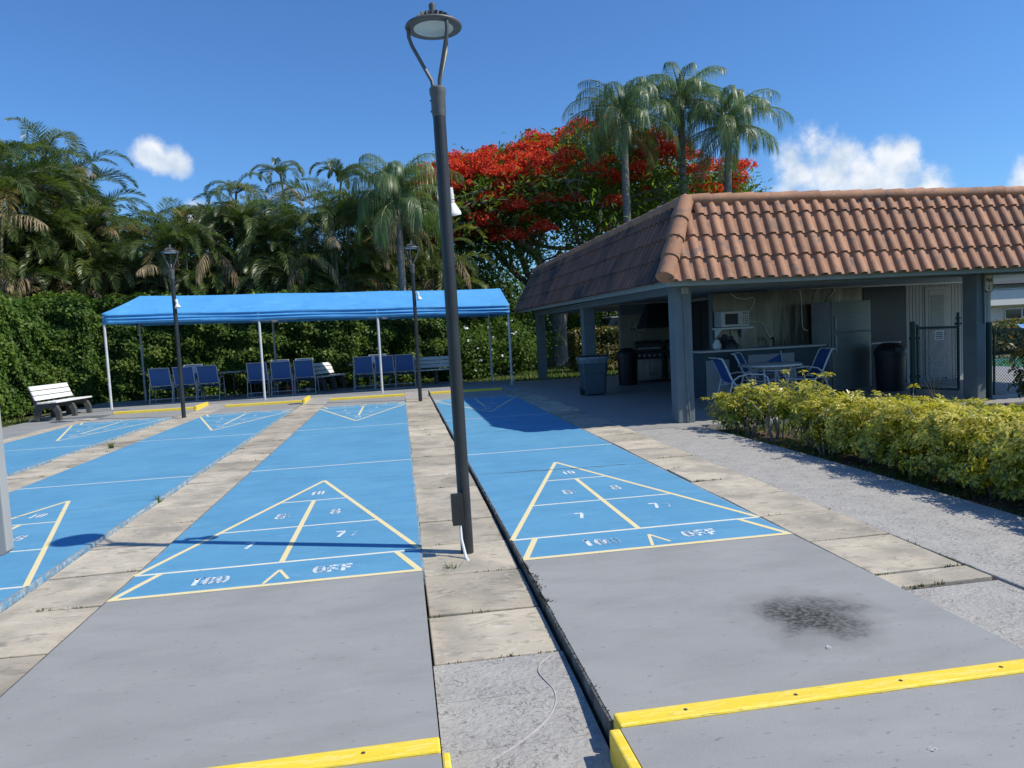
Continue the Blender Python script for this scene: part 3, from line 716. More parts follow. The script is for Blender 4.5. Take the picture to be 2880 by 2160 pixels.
def ceiling_fan(x, y, z, label, rz):
    f = thing('ceiling_fan', label, 'ceiling fan', (x, y, z), rz, 'white fans hanging under the blue canopy')
    MB().lathe([(.02, .34), (.02, .06), (.09, .05), (.10, 0), (.06, -.05), (.0, -.06)], 16).build('motor', 'white', f, smooth=True)
    for k in range(4):
        a = k * PI / 2 + .4; ca, sa = math.cos(a), math.sin(a)
        MB().hexa([(.09 * ca + .03 * sa, .09 * sa - .03 * ca, .0), (.62 * ca + .06 * sa, .62 * sa - .06 * ca, -.01), (.62 * ca - .06 * sa, .62 * sa + .06 * ca, .012), (.09 * ca - .03 * sa, .09 * sa + .03 * ca, .01)],
                  [(.09 * ca + .03 * sa, .09 * sa - .03 * ca, .008), (.62 * ca + .06 * sa, .62 * sa - .06 * ca, -.002), (.62 * ca - .06 * sa, .62 * sa + .06 * ca, .02), (.09 * ca - .03 * sa, .09 * sa + .03 * ca, .018)]).build('blade', 'white', f)


ceiling_fan(-4.05, 16.5, 2.12, 'white ceiling fan under the canopy behind the second post from the left', .2)
ceiling_fan(-1.05, 16.5, 2.06, 'white ceiling fan under the canopy behind the third post from the left', .5)

def sling_chair(label, group, fm='frame', loc=(0, 0, 0), rz=0):
    """faces +y; arms run into the front legs, tall raked sling back"""
    c = thing('patio_chair', label, 'chair', loc, rz, group)
    fr = MB()
    for s in (-1, 1):
        x = .255 * s
        fr.tube([(x, -.40, .955), (x, -.355, .94), (x, -.305, .80), (x, -.23, .56), (x, -.165, .43), (x, -.10, .395), (x, .05, .40), (x, .22, .425), (x, .275, .405)], .0135, 8)
        xa = .285 * s
        fr.tube([(xa, .335, 0), (xa, .29, .22), (xa, .275, .42), (xa, .25, .57), (xa, .19, .625), (xa, .0, .645), (xa, -.14, .61), (xa, -.225, .53), (xa, -.245, .42), (xa, -.27, .30), (xa, -.375, 0)], .0125, 8)
        fr.tube([(x, -.16, .42), (xa, -.245, .42)], .009, 6); fr.tube([(x, .25, .415), (xa, .276, .41)], .009, 6)
    fr.tube([(-.255, -.40, .955), (.255, -.40, .955)], .0115, 8); fr.tube([(-.255, -.19, .475), (.255, -.19, .475)], .0115, 8)
    fr.tube([(-.255, .272, .405), (.255, .272, .405)], .0115, 8); fr.tube([(-.285, -.372, .012), (.285, -.372, .012)], .012, 8)
    fr.tube([(-.285, -.33, .13), (.285, -.33, .13)], .009, 6)
    fr.build('frame', fm, c, smooth=True)
    def cloth(nm_, prof):
        b = MB(); n = len(prof)
        for sgn, off in ((1, .004), (-1, -.004)):
            vs = []
            for (y, z) in prof:
                for i in range(5):
                    x = -.245 + .49 * i / 4; vs.append((x, y + off, z + off - .012 * math.sin(PI * i / 4)))
            b.add(vs, [(j * 5 + i, j * 5 + i + 1, (j + 1) * 5 + i + 1, (j + 1) * 5 + i) for j in range(n - 1) for i in range(4)])
        return b.build(nm_, 'sling', c, smooth=True, fixn=False)
    cloth('back_sling', [(-.372, .945), (-.345, .90), (-.305, .79), (-.23, .55), (-.185, .475)])
    cloth('seat_sling', [(-.16, .425), (-.10, .39), (.05, .395), (.21, .42), (.265, .40)])
    return c


spots = [(-7.10, 16.55, 'leftmost blue sling chair under the canopy, behind left lamp post', .06), (-6.50, 16.62, 'second blue sling chair from the left under the canopy', .03), (-5.90, 16.70, 'third blue sling chair from the left under the canopy, first trio', .0),
         (-4.62, 16.75, 'blue sling chair crossed by the second canopy post', .04), (-3.99, 16.80, 'blue sling chair in the middle of the second trio under canopy', .02), (-3.36, 16.85, 'blue sling chair just left of the sunlit white bench', -.02),
         (-1.74, 16.9, 'leftmost blue sling chair of the trio right of the sunlit bench', 0), (-1.15, 16.92, 'blue sling chair crossed by the third canopy post', 0), (-.57, 16.95, 'rightmost blue sling chair under the canopy, beside far lamp post', -.03)]
c0 = sling_chair(spots[0][2], 'blue chairs with backs to the courts under the canopy', 'framegrey', (spots[0][0], spots[0][1], .02), spots[0][3])
for x, y, lab, rz in spots[1:]: copy_tree(c0, (x, y, .02), rz, lab)
for x, lab in ((-6.8, 'blue chair across the table behind the first trio, left'), (-4.3, 'blue chair across the table behind the second trio, left'), (-3.6, 'blue chair across the table behind the second trio, right'), (-1.35, 'blue chair across the table behind the third trio')):
    c = copy_tree(c0, (x, 18.05, .02), PI + random.uniform(-.1, .1), lab); c['group'] = 'blue chairs on the far side of the canopy tables'

def long_table(x0, x1, y, label):
    t = thing('folding_table', label, 'table', ((x0 + x1) / 2, y, .02), 0, 'long grey tables under the canopy')
    h = (x1 - x0) / 2
    MB().box(-h, h, -.33, .33, .70, .735).build('tabletop', 'panel', t, bevel=.012)
    for sx in (-1, 1):
        lg = MB()
        for sy in (-1, 1): lg.tube([(sx * (h - .25), sy * .25, .70), (sx * (h - .2), sy * .27, 0)], .015, 8)
        lg.tube([(sx * (h - .22), -.26, .2), (sx * (h - .22), .26, .2)], .012, 8)
        lg.build('leg_frame', 'black', t, smooth=True)


long_table(-7.65, -5.15, 17.35, 'long grey table behind the left trio of blue chairs')
long_table(-5.05, -3.0, 17.45, 'long grey table behind the middle trio of blue chairs')
long_table(-2.2, -.15, 17.55, 'long grey table behind the right trio of blue chairs')

def bench(label, loc, rz, length, group):
    """faces -y"""
    t = thing('park_bench', label, 'bench', loc, rz, group); h = length / 2
    for k in range(3):
        z = .48 + .115 * k; y = .205 + .042 * k
        MB().hexa([(-h, y, z), (h, y, z), (h, y + .035, z), (-h, y + .035, z)], [(-h, y + .036, z + .098), (h, y + .036, z + .098), (h, y + .071, z + .098), (-h, y + .071, z + .098)]).build('back_plank', 'plank', t, bevel=.006)
    for k in range(3):
        y = -.25 + .15 * k; MB().box(-h, h, y, y + .14, .395 + .006 * (2 - k), .43 + .006 * (2 - k)).build('seat_plank', 'plank', t, bevel=.006)
    for sx in (-h + .12, 0, h - .12):
        b = MB(); w = .045
        outer = [(-.27, 0), (-.26, .22), (-.20, .34), (-.14, .394), (.215, .394), (.362, .79), (.405, .79), (.36, .56), (.30, .36), (.32, .18), (.34, 0), (.22, 0), (.20, .16), (.14, .27), (.0, .30), (-.10, .26), (-.155, .15), (-.16, 0)]
        b.prism(outer, sx - w, sx + w, 'x'); b.build('support', 'legplastic', t, bevel=.008)
    return t


bench('white slatted bench on dark supports at far left in front of the hedge', (-8.66, 14.3, -.03), R(84), 1.55, 'white slatted benches around the courts')
bench('white slatted bench catching the sun under the canopy between chair trios', (-2.85, 17.95, .02), R(60), 1.2, 'white slatted benches around the courts')
bench('white slatted bench in shade behind the tall foreground lamp post', (.35, 17.75, .02), R(2), 1.35, 'white slatted benches around the courts')

for x, lab in ((-3.98, 'left terracotta pot of the pair under the canopy chairs'), (-3.80, 'right terracotta pot of the pair under the canopy chairs')):
    t = thing('flower_pot', lab, 'pot', (x, 17.6, .02)); MB().lathe([(.055, 0), (.085, .15), (.095, .15), (.097, .19), (.083, .19), (.075, .05), (.0, .05)], 16).build('pot', 'terracotta', t, smooth=True)
    MB().lathe([(.078, .16), (.0, .165)], 12).build('soil', 'soil', t)
t = thing('flower_pot', 'small white crinkled planter on the deck under the canopy', 'planter', (-3.42, 17.7, .02)); MB().lathe([(.05, 0), (.09, .05), (.075, .07), (.10, .11), (.085, .11), (.0, .04)], 8).build('pot', 'white', t)
MB().lathe([(.07, .085), (0, .09)], 10).build('soil', 'soil', t)
o = MB(); o.lathe([(.05, 0), (.045, .02), (.03, .16), (.035, .20), (.0, .22)], 10); tag(o.build('orange_bottle', 'orange', loc=(-.62, 17.6, .02), smooth=True), 'orange bottle standing on the deck behind the right chair trio', 'bottle')

# ------------------------------------------------------------------ pavilion
pav = thing('pavilion', 'open sided pavilion with terracotta tile mansard roof and blue grey pillars', 'pavilion', (0, 0, 0))
EX, EY0, EY1, EX1 = 2.96, 5.15, 18.05, 12.6
EZ, RISE, INS = 2.035, 1.13, .54
def tilt(y): return .0055 * (y - EY0)

def tile_slope(name, O, U, V, length, slope_len, mat, hipL=True, hipR=True, pitch=.202, courses=4, zt=False):
    """barrel-and-pan tiles: O eave corner, U along the eave, V up the slope"""
    O, U, V = Vector(O), Vector(U).normalized(), Vector(V).normalized(); Nn = U.cross(V)
    if Nn.z < 0: Nn = -Nn
    mb = MB(); c = slope_len / (courses - .45); n = int(length / pitch) + 1; ins = INS
    for k in range(courses):
        v0 = k * c - .03; v1 = min(slope_len + .02, v0 + c + .05)
        for i in range(-1, n + 1):
            uc = (i + .5) * pitch; m_ = (v0 + v1) / 2 / slope_len
            lo = ins * max(0, m_); hi = length - lo
            if hipL and uc < lo + .02: continue
            if hipR and uc > hi - .02: continue
            mb.cur = random.random(); jit = random.uniform(-.006, .006); a_ = .064; base = .012
            # barrel
            vs = []; S = 8
            for (v, lift, rr) in ((v0 + jit, .030, a_), (v1, .002, a_ * .88)):
                for s in range(S + 1):
                    th = PI * s / S; vs.append(O + U * (uc - rr * math.cos(th)) + V * v + Nn * (base + lift + rr * .80 * math.sin(th)))
            for s in range(S + 1):
                th = PI * s / S; rr = a_ - .014; vs.append(O + U * (uc - rr * math.cos(th)) + V * (v0 + jit) + Nn * (base + .030 + rr * .80 * math.sin(th)))
            for s in range(S + 1):
                th = PI * s / S; rr = a_ - .014; vs.append(O + U * (uc - rr * math.cos(th)) + V * (v0 + .15) + Nn * (base + .02 + rr * .80 * math.sin(th)))
            fs = [(s, s + 1, S + 2 + s, S + 1 + s) for s in range(S)]
            fs += [(s + 1, s, 2 * (S + 1) + s, 2 * (S + 1) + s + 1) for s in range(S)] + [(2 * (S + 1) + s + 1, 2 * (S + 1) + s, 3 * (S + 1) + s, 3 * (S + 1) + s + 1) for s in range(S)]
            mb.add(vs, fs)
            # pan between barrels, with a thin front lip
            ua, ub = uc + a_ - .012, uc + pitch - a_ + .012; vs = []
            for (v, lift) in ((v0 + jit, .022), (v1, 0)):
                for (u, dn) in ((ua, .012), ((ua + ub) / 2, 0), (ub, .012)): vs.append(O + U * u + V * v + Nn * (base + lift + dn))
            for (u, dn) in ((ua, .012), ((ua + ub) / 2, 0), (ub, .012)): vs.append(O + U * u + V * (v0 + jit) + Nn * (base + .006 + dn))
            mb.add(vs, [(0, 1, 4, 3), (1, 2, 5, 4), (1, 0, 6, 7), (2, 1, 7, 8)])
    o = mb.build(name, mat, pav, smooth=True, fixn=False)
    return o


SL = math.hypot(RISE, INS)
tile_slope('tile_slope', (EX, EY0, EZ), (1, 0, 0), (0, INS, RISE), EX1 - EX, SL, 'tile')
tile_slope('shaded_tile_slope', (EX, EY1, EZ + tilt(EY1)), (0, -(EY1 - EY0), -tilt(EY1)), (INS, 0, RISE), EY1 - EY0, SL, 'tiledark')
# decking under the tiles, so no light leaks through
mb = MB(); d_ = .05
zf, zn = EZ + tilt(EY1), EZ
A0, A1, B0, B1 = (EX + .03, EY0 + .03, zn + .01), (EX1, EY0 + .03, zn + .01), (EX + INS + .03, EY0 + INS + .03, zn + RISE - .01), (EX1 - INS, EY0 + INS + .03, zn + RISE - .01)
C0, D0 = (EX + .03, EY1, zf + .01), (EX + INS + .03, EY1 - INS, zf + RISE - .01)
mb.add([A0, A1, B1, B0], [(0, 1, 2, 3)]); mb.add([C0, A0, B0, D0], [(0, 1, 2, 3)])
mb.add([C0, D0, (EX1 - INS, EY1 - INS, zf + RISE), (EX1, EY1, zf + .01)], [(0, 1, 2, 3)]); mb.add([A1, (EX1, EY1, zf + .01), (EX1 - INS, EY1 - INS, zf + RISE), B1], [(0, 1, 2, 3)])
mb.build('roof_deck', 'mortar', pav, fixn=False)
MB().hexa([(EX + INS + .06, EY0 + INS + .06, zn + RISE - .25), (EX1 - INS, EY0 + INS + .06, zn + RISE - .25), (EX1 - INS, EY1 - INS - .05, zf + RISE - .25), (EX + INS + .06, EY1 - INS - .05, zf + RISE - .25)],
          [(EX + INS + .06, EY0 + INS + .06, zn + RISE - .2), (EX1 - INS, EY0 + INS + .06, zn + RISE - .2), (EX1 - INS, EY1 - INS - .05, zf + RISE - .2), (EX + INS + .06, EY1 - INS - .05, zf + RISE - .2)]).build('flat_roof', 'fascia', pav)
def cap_row(name, p, q, r0, seglen, mat):
    """overlapping barrel caps from p to q"""
    p, q = Vector(p), Vector(q); L_ = (q - p).length; d = (q - p) / L_; n = round(L_ / seglen); mb = MB(); s_ = L_ / n
    for i in range(n):
        mb.cur = random.random(); a = p + d * (i * s_ - .02) + Vector((0, 0, random.uniform(-.008, .008))); b = p + d * ((i + 1) * s_ + .03)
        mb.tube([a, a + d * .02, b], [r0 * 1.05, r0 * 1.06, r0 * .86], 14)
    return mb.build(name, mat, pav, smooth=True)


zr0 = zn + RISE
cap_row('ridge_cap', (EX1 - INS, EY0 + INS, zr0 + .05), (EX + INS, EY0 + INS, zr0 + .05), .088, .345, 'tile')
cap_row('ridge_cap', (EX + INS, EY1 - INS, zf + RISE + .04), (EX + INS, EY0 + INS, zr0 + .04), .085, .345, 'tile')
cap_row('hip_cap', (EX - .0, EY0 - .0, EZ + .06), (EX + INS, EY0 + INS, zr0 + .03), .128, .36, 'tile')
MB().tube([(EX + .05, EY0 + .05, EZ + .03), (EX + INS, EY0 + INS, zr0 - .02)], .098, 10).build('hip_mortar', 'mortar', pav, smooth=True)
MB().lathe([(0, -.16), (.09, -.12), (.125, -.02), (.10, .07), (0, .115)], 16, (EX + INS + .01, EY0 + INS + .01, zr0 + .03)).build('hip_end_cap', 'tile', pav, smooth=True)
mb = MB(); mb.box(EX + INS - .02, EX1 - INS, EY0 + INS - .045, EY0 + INS + .06, zr0 - .10, zr0 + .02); mb.build('ridge_mortar', 'mortar', pav)
# fascia, soffit, ceiling, beams
mb = MB(); mb.box(EX + .05, EX1, EY0 + .05, EY0 + .075, EZ - .075, EZ + .005)
mb.hexa([(EX + .05, EY0 + .076, EZ - .075), (EX + .075, EY0 + .076, EZ - .075), (EX + .075, EY1, zf - .075), (EX + .05, EY1, zf - .075)], [(EX + .05, EY0 + .076, EZ + .005), (EX + .075, EY0 + .076, EZ + .005), (EX + .075, EY1, zf + .005), (EX + .05, EY1, zf + .005)])
mb.build('fascia', 'fascia', pav)
mb = MB(); x0, x1 = EX + .076, EX1
mb.hexa([(x0, EY0 + .076, EZ - .03), (x1, EY0 + .076, EZ - .03), (x1, EY1, zf - .03), (x0, EY1, zf - .03)], [(x0, EY0 + .076, EZ - .012), (x1, EY0 + .076, EZ - .012), (x1, EY1, zf - .012), (x0, EY1, zf - .012)])
mb.build('soffit', 'soffit', pav)
mb = MB()
mb.box(3.40, 3.56, 5.98, 17.4, 1.90, 2.02); mb.box(3.56, EX1, 5.76, 5.94, 1.955, 2.003); mb.box(3.74, 12.4, 17.42, 17.58, 1.94, 2.06)
mb.build('beam', 'stucco', pav)
def pillar(x0, x1, y0, y1, z1): return MB().box(x0, x1, y0, y1, -.02, z1).build('pillar', 'stucco', pav, bevel=.012)
p1 = pillar(3.30, 3.56, 5.72, 5.98, 2.0)
pillar(3.44, 3.71, 11.6, 11.87, 2.03); pillar(3.48, 3.73, 17.4, 17.65, 2.06); pr = pillar(8.235, 8.385, 5.72, 6.02, 2.0)
mb = MB(); mb.tube([(3.44, 5.70, 1.86), (3.445, 5.695, .9), (3.455, 5.695, .3), (3.47, 5.695, 0)], .013, 8); mb.build('conduit', 'stucco', p1, smooth=True)
MB().box(3.40, 3.50, 5.67, 5.715, 1.87, 1.97).build('junction_box', 'fascia', p1, bevel=.006)
mb = MB(); mb.tube([(8.33, 5.70, 2.0), (8.33, 5.69, 1.2)], .012, 8); mb.build('conduit', 'greenvinyl', pr)
# interior walls
WY = 9.22
mb = MB(); mb.box(5.44, 8.70, WY + .01, WY + .16, -.02, 1.99); mb.build('kitchen_wall', 'stucco', pav)
mb = MB()
nx, nz = 60, 4; vs = []
for j in range(nz + 1):
    for i in range(nx + 1):
        x = 5.46 + (8.68 - 5.46) * i / nx; vs.append((x, WY - .004 + .009 * math.sin(x * 2.6 + 1) * math.sin(x * 1.1 + j * .5), .90 + 1.10 * j / nz))
mb.add(vs, [(j * (nx + 1) + i, j * (nx + 1) + i + 1, (j + 1) * (nx + 1) + i + 1, (j + 1) * (nx + 1) + i) for j in range(nz) for i in range(nx)])
mb.build('steel_backsplash', 'steel', pav, smooth=True, fixn=False)
mb = MB(); mb.box(8.71, 9.66, WY, WY + .1, -.02, 1.99); mb.build('dark_steel_panel', 'steeldark', pav)
mb = MB(); mb.box(9.662, 11.30, WY + .02, WY + .16, -.02, 1.99)
x = 9.67
while x < 11.28: mb.box(x, x + .062, WY, WY + .021, -.02, 1.985); x += .075
mb.build('siding_wall', 'siding', pav)
mb = MB(); mb.box(8.80, 9.03, 6.335, 6.5, -.02, 2.0)
for k in range(3): mb.box(8.805 + k * .075, 8.868 + k * .075, 6.32, 6.336, -.02, 1.995)
mb.build('siding_pier', 'siding', pav)
mb = MB(); mb.box(6.75, 6.9, WY + .17, 14.38, -.02, 1.99)
for k in range(9): mb.box(6.72, 6.749, 9.5 + k * .55, 9.62 + k * .55, -.02, 1.98)
mb.build('side_wall', 'darkwall', pav)
mb = MB(); mb.box(5.16, 6.98, 14.4, 14.55, -.02, 1.75); mb.build('grill_wall', 'cream', pav)
mb = MB(); mb.box(5.15, 6.98, 14.30, 14.56, 1.751, 2.02); mb.build('grill_wall_header', 'stucco', pav)
# louvred door in the siding
dr = MB().box(10.16, 10.56, WY - .025, WY - .004, .04, 1.86).build('door', 'siding', pav, bevel=.004)
mb = MB()
for z in np.arange(1.02, 1.74, .034): mb.add([(10.21, WY - .027, z), (10.51, WY - .027, z), (10.51, WY - .042, z + .004), (10.21, WY - .042, z + .004), (10.51, WY - .027, z + .026), (10.21, WY - .027, z + .026)], [(0, 1, 2, 3), (3, 2, 4, 5)])
mb.build('louvre', 'siding', dr, fixn=False)
mb = MB(); mb.box(10.205, 10.515, WY - .0262, WY - .0235, .165, .80)
for r_ in range(14):
    for c_ in range(8): mb.box(10.22 + c_ * .036 + (r_ % 2) * .012, 10.246 + c_ * .036 + (r_ % 2) * .012, WY - .03, WY - .024, .18 + r_ * .045, .205 + r_ * .045)
mb.build('vent_grille', 'framegrey', dr)
MB().tube([(10.52, WY - .025, .95), (10.52, WY - .07, .95), (10.48, WY - .075, .95)], .011, 8).build('handle', 'grill', dr)
mb = MB(); mb.box(10.09, 10.155, WY - .02, WY - .002, 0, 1.93); mb.box(10.565, 10.63, WY - .02, WY - .002, 0, 1.93); mb.box(10.156, 10.564, WY - .021, WY - .003, 1.866, 1.93); mb.build('door_frame', 'siding', pav)

# kitchen furniture -------------------------------------------------
t = thing('kitchen_counter', 'teal fronted counter with a pale top and sink along the steel wall', 'counter', (4.86, 8.55, -.02))
MB().box(.10, 2.58, .06, .64, 0, .885).build('cabinet', 'counterface', t)
MB().box(0, 2.60, 0, .645, .888, .925).build('countertop', 'countertop', t, bevel=.006)
MB().box(1.50, 2.15, .15, .50, .926, .932).build('sink_rim', 'grill', t)
f = MB(); f.tube([(1.78, .52, .93), (1.78, .52, 1.05), (1.74, .46, 1.10), (1.66, .38, 1.08)], .018, 8); f.lathe([(.03, .93), (.025, .97), (.0, .98)], 10, (1.78, .52, 0)); f.build('faucet', 'black', t, smooth=True)
f = MB(); f.tube([(2.02, .52, .93), (2.02, .52, 1.01), (1.98, .46, 1.02)], .014, 8); f.build('soap_dispenser', 'black', t, smooth=True)
MB().box(.15, .62, .045, .058, .05, .74).build('cabinet_door', 'panel', t, bevel=.004)
MB().box(1.00, 1.95, .045, .058, .05, .80).build('dishwasher_front', 'panel', t, bevel=.006)
mb = MB()
for k in range(3): mb.lathe([(.012, 0), (.012, .004)], 8, (0, 0, 0))
t2 = thing('kitchen_counter', 'short teal counter stub right of the fridge with a pale top', 'counter', (8.46, 8.62, -.02))
MB().box(.02, .62, .05, .58, 0, .86).build('cabinet', 'counterface', t2); MB().box(0, .64, 0, .59, .862, .895).build('countertop', 'countertop', t2, bevel=.005)
# fridge
t = thing('fridge', 'stainless top freezer fridge standing in the pavilion kitchen', 'fridge', (7.50, 8.42, -.02))
MB().box(0, .82, .06, .72, .02, 1.73).build('body', 'framegrey', t, bevel=.008)
def door_slab(nm_, z0, z1):
    b = MB(); b.prism([(0, .055), (.0, .02), (.06, .004), (.41, -.012), (.76, .004), (.82, .02), (.82, .055)], z0, z1, 'z'); return b.build(nm_, 'fridge', t, smooth=True, bevel=.006)
d1 = door_slab('fridge_door', .05, 1.13); d2 = door_slab('freezer_door', 1.15, 1.73)
for dd, z0, z1 in ((d1, .74, 1.10), (d2, 1.18, 1.46)):
    MB().tube([(.05, .0, z0), (.05, -.04, z0 + .03), (.05, -.04, z1 - .03), (.05, .0, z1)], .012, 8).build('handle', 'framegrey', dd, smooth=True)
# shelf and microwave
o = MB(); o.box(0, .68, -.38, 0, 0, .035); o.prism([(-.3, 0), (0, 0), (0, -.18)], .05, .075, 'x'); o.prism([(-.3, 0), (0, 0), (0, -.18)], .6, .625, 'x')
tag(o.build('wall_shelf', 'white', loc=(5.42, WY - .03, 1.285), bevel=.004), 'white wall shelf holding the microwave', 'shelf')
t = thing('microwave', 'silver microwave with dark window on the wall shelf', 'microwave', (5.46, WY - .38, 1.322))
MB().box(0, .56, .02, .34, .01, .31).build('body', 'framegrey', t, bevel=.008)
dd = MB().box(0, .40, -.005, .019, .012, .308).build('door', 'frame', t, bevel=.006)
MB().box(.07, .33, -.009, -.0045, .055, .262).build('window', 'canblack', dd); MB().tube([(.365, -.03, .05), (.365, -.03, .27)], .010, 8).build('handle', 'frame', dd)
cp = MB().box(.402, .56, -.005, .019, .012, .308).build('control_panel', 'frame', t, bevel=.004)
b = MB(); b.box(.425, .54, -.008, -.0045, .235, .285)
for r_ in range(4):
    for c_ in range(3): b.box(.428 + c_ * .04, .458 + c_ * .04, -.008, -.0045, .05 + r_ * .044, .08 + r_ * .044)
b.build('buttons', 'glass', cp)
def cable(pts, label, r=.011, mat='cord', name='cable', group=None):
    return tag(MB().tube(pts, r, 6).build(name, mat, smooth=True), label, 'cable', group)
wy = WY - .022
def wall_cable(pts, label, **k):
    P = []
    for a, b in zip(pts[:-1], pts[1:]):
        for i in range(5):
            u = i / 5; P.append((a[0] + (b[0] - a[0]) * u + .006 * math.sin(i * 1.7 + a[0] * 9), wy, a[1] + (b[1] - a[1]) * u))
    P.append((pts[-1][0], wy, pts[-1][1]))
    for _ in range(2): P = [P[0]] + [tuple((P[i - 1][j] + 2 * P[i][j] + P[i + 1][j]) / 4 for j in range(3)) for i in range(1, len(P) - 1)] + [P[-1]]
    return cable(P, label, **k)


wall_cable([(5.82, 1.98), (5.98, 1.88), (6.18, 1.86), (6.30, 1.90), (6.34, 1.84), (6.28, 1.72), (6.18, 1.56), (6.16, 1.44)], 'pale cable looping down the steel wall above the microwave')
wall_cable([(6.18, 1.42), (6.42, 1.41), (6.52, 1.32), (6.58, 1.16), (6.68, 1.02), (6.72, .96)], 'pale cable sagging from the microwave towards the tap')
wall_cable([(7.30, 2.0), (7.33, 1.8), (7.34, 1.5), (7.34, 1.28), (7.37, 1.20), (7.46, 1.17)], 'pale cable dropping left of the fridge')
wall_cable([(7.70, 2.0), (7.64, 1.9), (7.60, 1.78), (7.60, 1.70)], 'pale cable above the fridge, left one')
wall_cable([(8.06, 2.0), (8.03, 1.9), (7.92, 1.82), (7.88, 1.74), (7.88, 1.68)], 'pale cable above the fridge, right one')
wall_cable([(5.80, 1.27), (5.82, 1.12), (5.90, 1.0), (6.02, .93)], 'thin black power cord hanging below the microwave shelf', mat='black', r=.006, name='power_cord')
o = MB().box(0, .09, -.012, 0, 0, .13); tag(o.build('outlet_plate', 'darkwall', loc=(5.64, WY - .012, 1.06)), 'dark outlet plate on the steel wall under the shelf', 'outlet')
t = thing('jar', 'pale round lidded jar on the left end of the counter', 'jar', (5.40, 8.95, .905)); MB().lathe([(.05, 0), (.08, .03), (.085, .10), (.05, .15)], 14).build('body', 'white', t, smooth=True); MB().lathe([(.055, .15), (.05, .175), (.015, .185), (.012, .20)], 12).build('lid', 'white', t, smooth=True)
t = thing('coffee_urn', 'dark bell shaped coffee pot on the counter under the microwave', 'coffee pot', (5.68, 8.98, .905)); MB().lathe([(.155, 0), (.15, .06), (.11, .15), (.07, .18)], 18).build('body', 'hood', t, smooth=True); MB().lathe([(.07, .18), (.07, .24), (.06, .245)], 14).build('lid', 'canblack', t, smooth=True)
# table and chairs on the patio
t = thing('patio_table', 'round white table in the pavilion shade beside the yellow hedge', 'table', (5.55, 7.2, -.02))
MB().lathe([(.50, .665), (.52, .675), (.52, .695), (.505, .702)], 36).build('tabletop', 'frame', t, smooth=True)
for k in range(4):
    a = PI / 4 + k * PI / 2; ca, sa = math.cos(a), math.sin(a)
    MB().tube([(.34 * ca, .34 * sa, .66), (.30 * ca, .30 * sa, .45), (.28 * ca, .28 * sa, .25), (.40 * ca, .40 * sa, 0)], .015, 8).build('leg', 'frame', t, smooth=True)
b = MB(); b.tube([(.33 * math.cos(k * PI / 8), .33 * math.sin(k * PI / 8), .60) for k in range(17)], .01, 6); b.build('ring', 'frame', t, smooth=True)
cc = sling_chair('blue sling chair between corner pillar and round patio table, back to the pillar', 'blue chairs around the round patio table', 'frame', (4.98, 7.05, -.02), R(-96))
cc.scale = (1, 1.22, .90)
copy_tree(cc, (5.84, 8.02, -.02), R(-128), 'blue sling chair behind the round patio table with its back to the counter')
copy_tree(cc, (6.24, 7.4, .02), R(80), 'blue sling chair in front of the fridge, seen in profile beyond the round table')
copy_tree(cc, (6.2, 8.25, -.02), R(168), 'white framed chair tucked behind the round patio table top')
# bins
t = thing('wheeled_bin', 'slate blue wheeled bin with a clear liner by the middle pillar', 'bin', (3.48, 11.12, -.02), R(-4))
def rsq(r, z, d=.85): return [(r * (1 if abs(a) < 1 else 1) * x_, r * d * y_, z) for a, x_, y_ in [(0, -1, -.82), (0, -.82, -1), (0, .82, -1), (0, 1, -.82), (0, 1, .82), (0, .82, 1), (0, -.82, 1), (0, -1, .82)]]
def stack(mb, levels):
    vs = []
    for r_, z in levels: vs += rsq(r_, z)
    n = 8; mb.add(vs, [(i * n + k, i * n + (k + 1) % n, (i + 1) * n + (k + 1) % n, (i + 1) * n + k) for i in range(len(levels) - 1) for k in range(n)] + [tuple(range(n))[::-1]])
    return mb
stack(MB(), [(.235, .03), (.24, .06), (.268, .48), (.282, .49), (.282, .53), (.272, .54), (.30, .80), (.325, .80), (.325, .84), (.30, .84), (.28, .5)]).build('body', 'bin', t, bevel=.004)
stack(MB(), [(.316, .76), (.329, .79), (.331, .835), (.325, .846), (.29, .7)]).build('liner', 'liner', t, smooth=True)
stack(MB(), [(.318, .842), (.328, .862), (.30, .866), (.27, .70)]).build('bag_rim', 'canblack', t)
for s in (-1, 1):
    w = MB(); w.tube([(s * .20, .22, .09), (s * .26, .22, .09)], .09, 16); w.build('wheel', 'rubber', t)
w = MB(); w.tube([(-.27, -.12, .12), (-.265, -.17, .06)], .05, 10); w.build('castor', 'rubber', t)
def round_can(label, loc, r, h, dome):
    t = thing('trash_can', label, 'trash can', loc, 0, 'black trash cans in the pavilion')
    MB().lathe([(r * .88, 0), (r * .9, .02), (r, h * .72), (r * 1.05, h * .73), (r * 1.05, h * .77), (r, h * .78)], 24).build('body', 'canblack', t, smooth=True)
    MB().lathe([(r * 1.05, h * .78), (r * 1.05, h * .82), (r * .9, h * .92), (r * .5, h), (0, h * 1.01)], 24).build('lid', 'canblack', t, smooth=True)
    MB().box(-.10, .10, -r * 1.02, -r * .8, h * .83, h * .9).build('flap', 'hood', t)
round_can('black dome topped trash can left of the grills', (4.93, 13.2, -.02), .25, .92, True)
round_can('black trash can right of the stainless fridge', (8.44, 8.05, -.02), .27, .90, True)
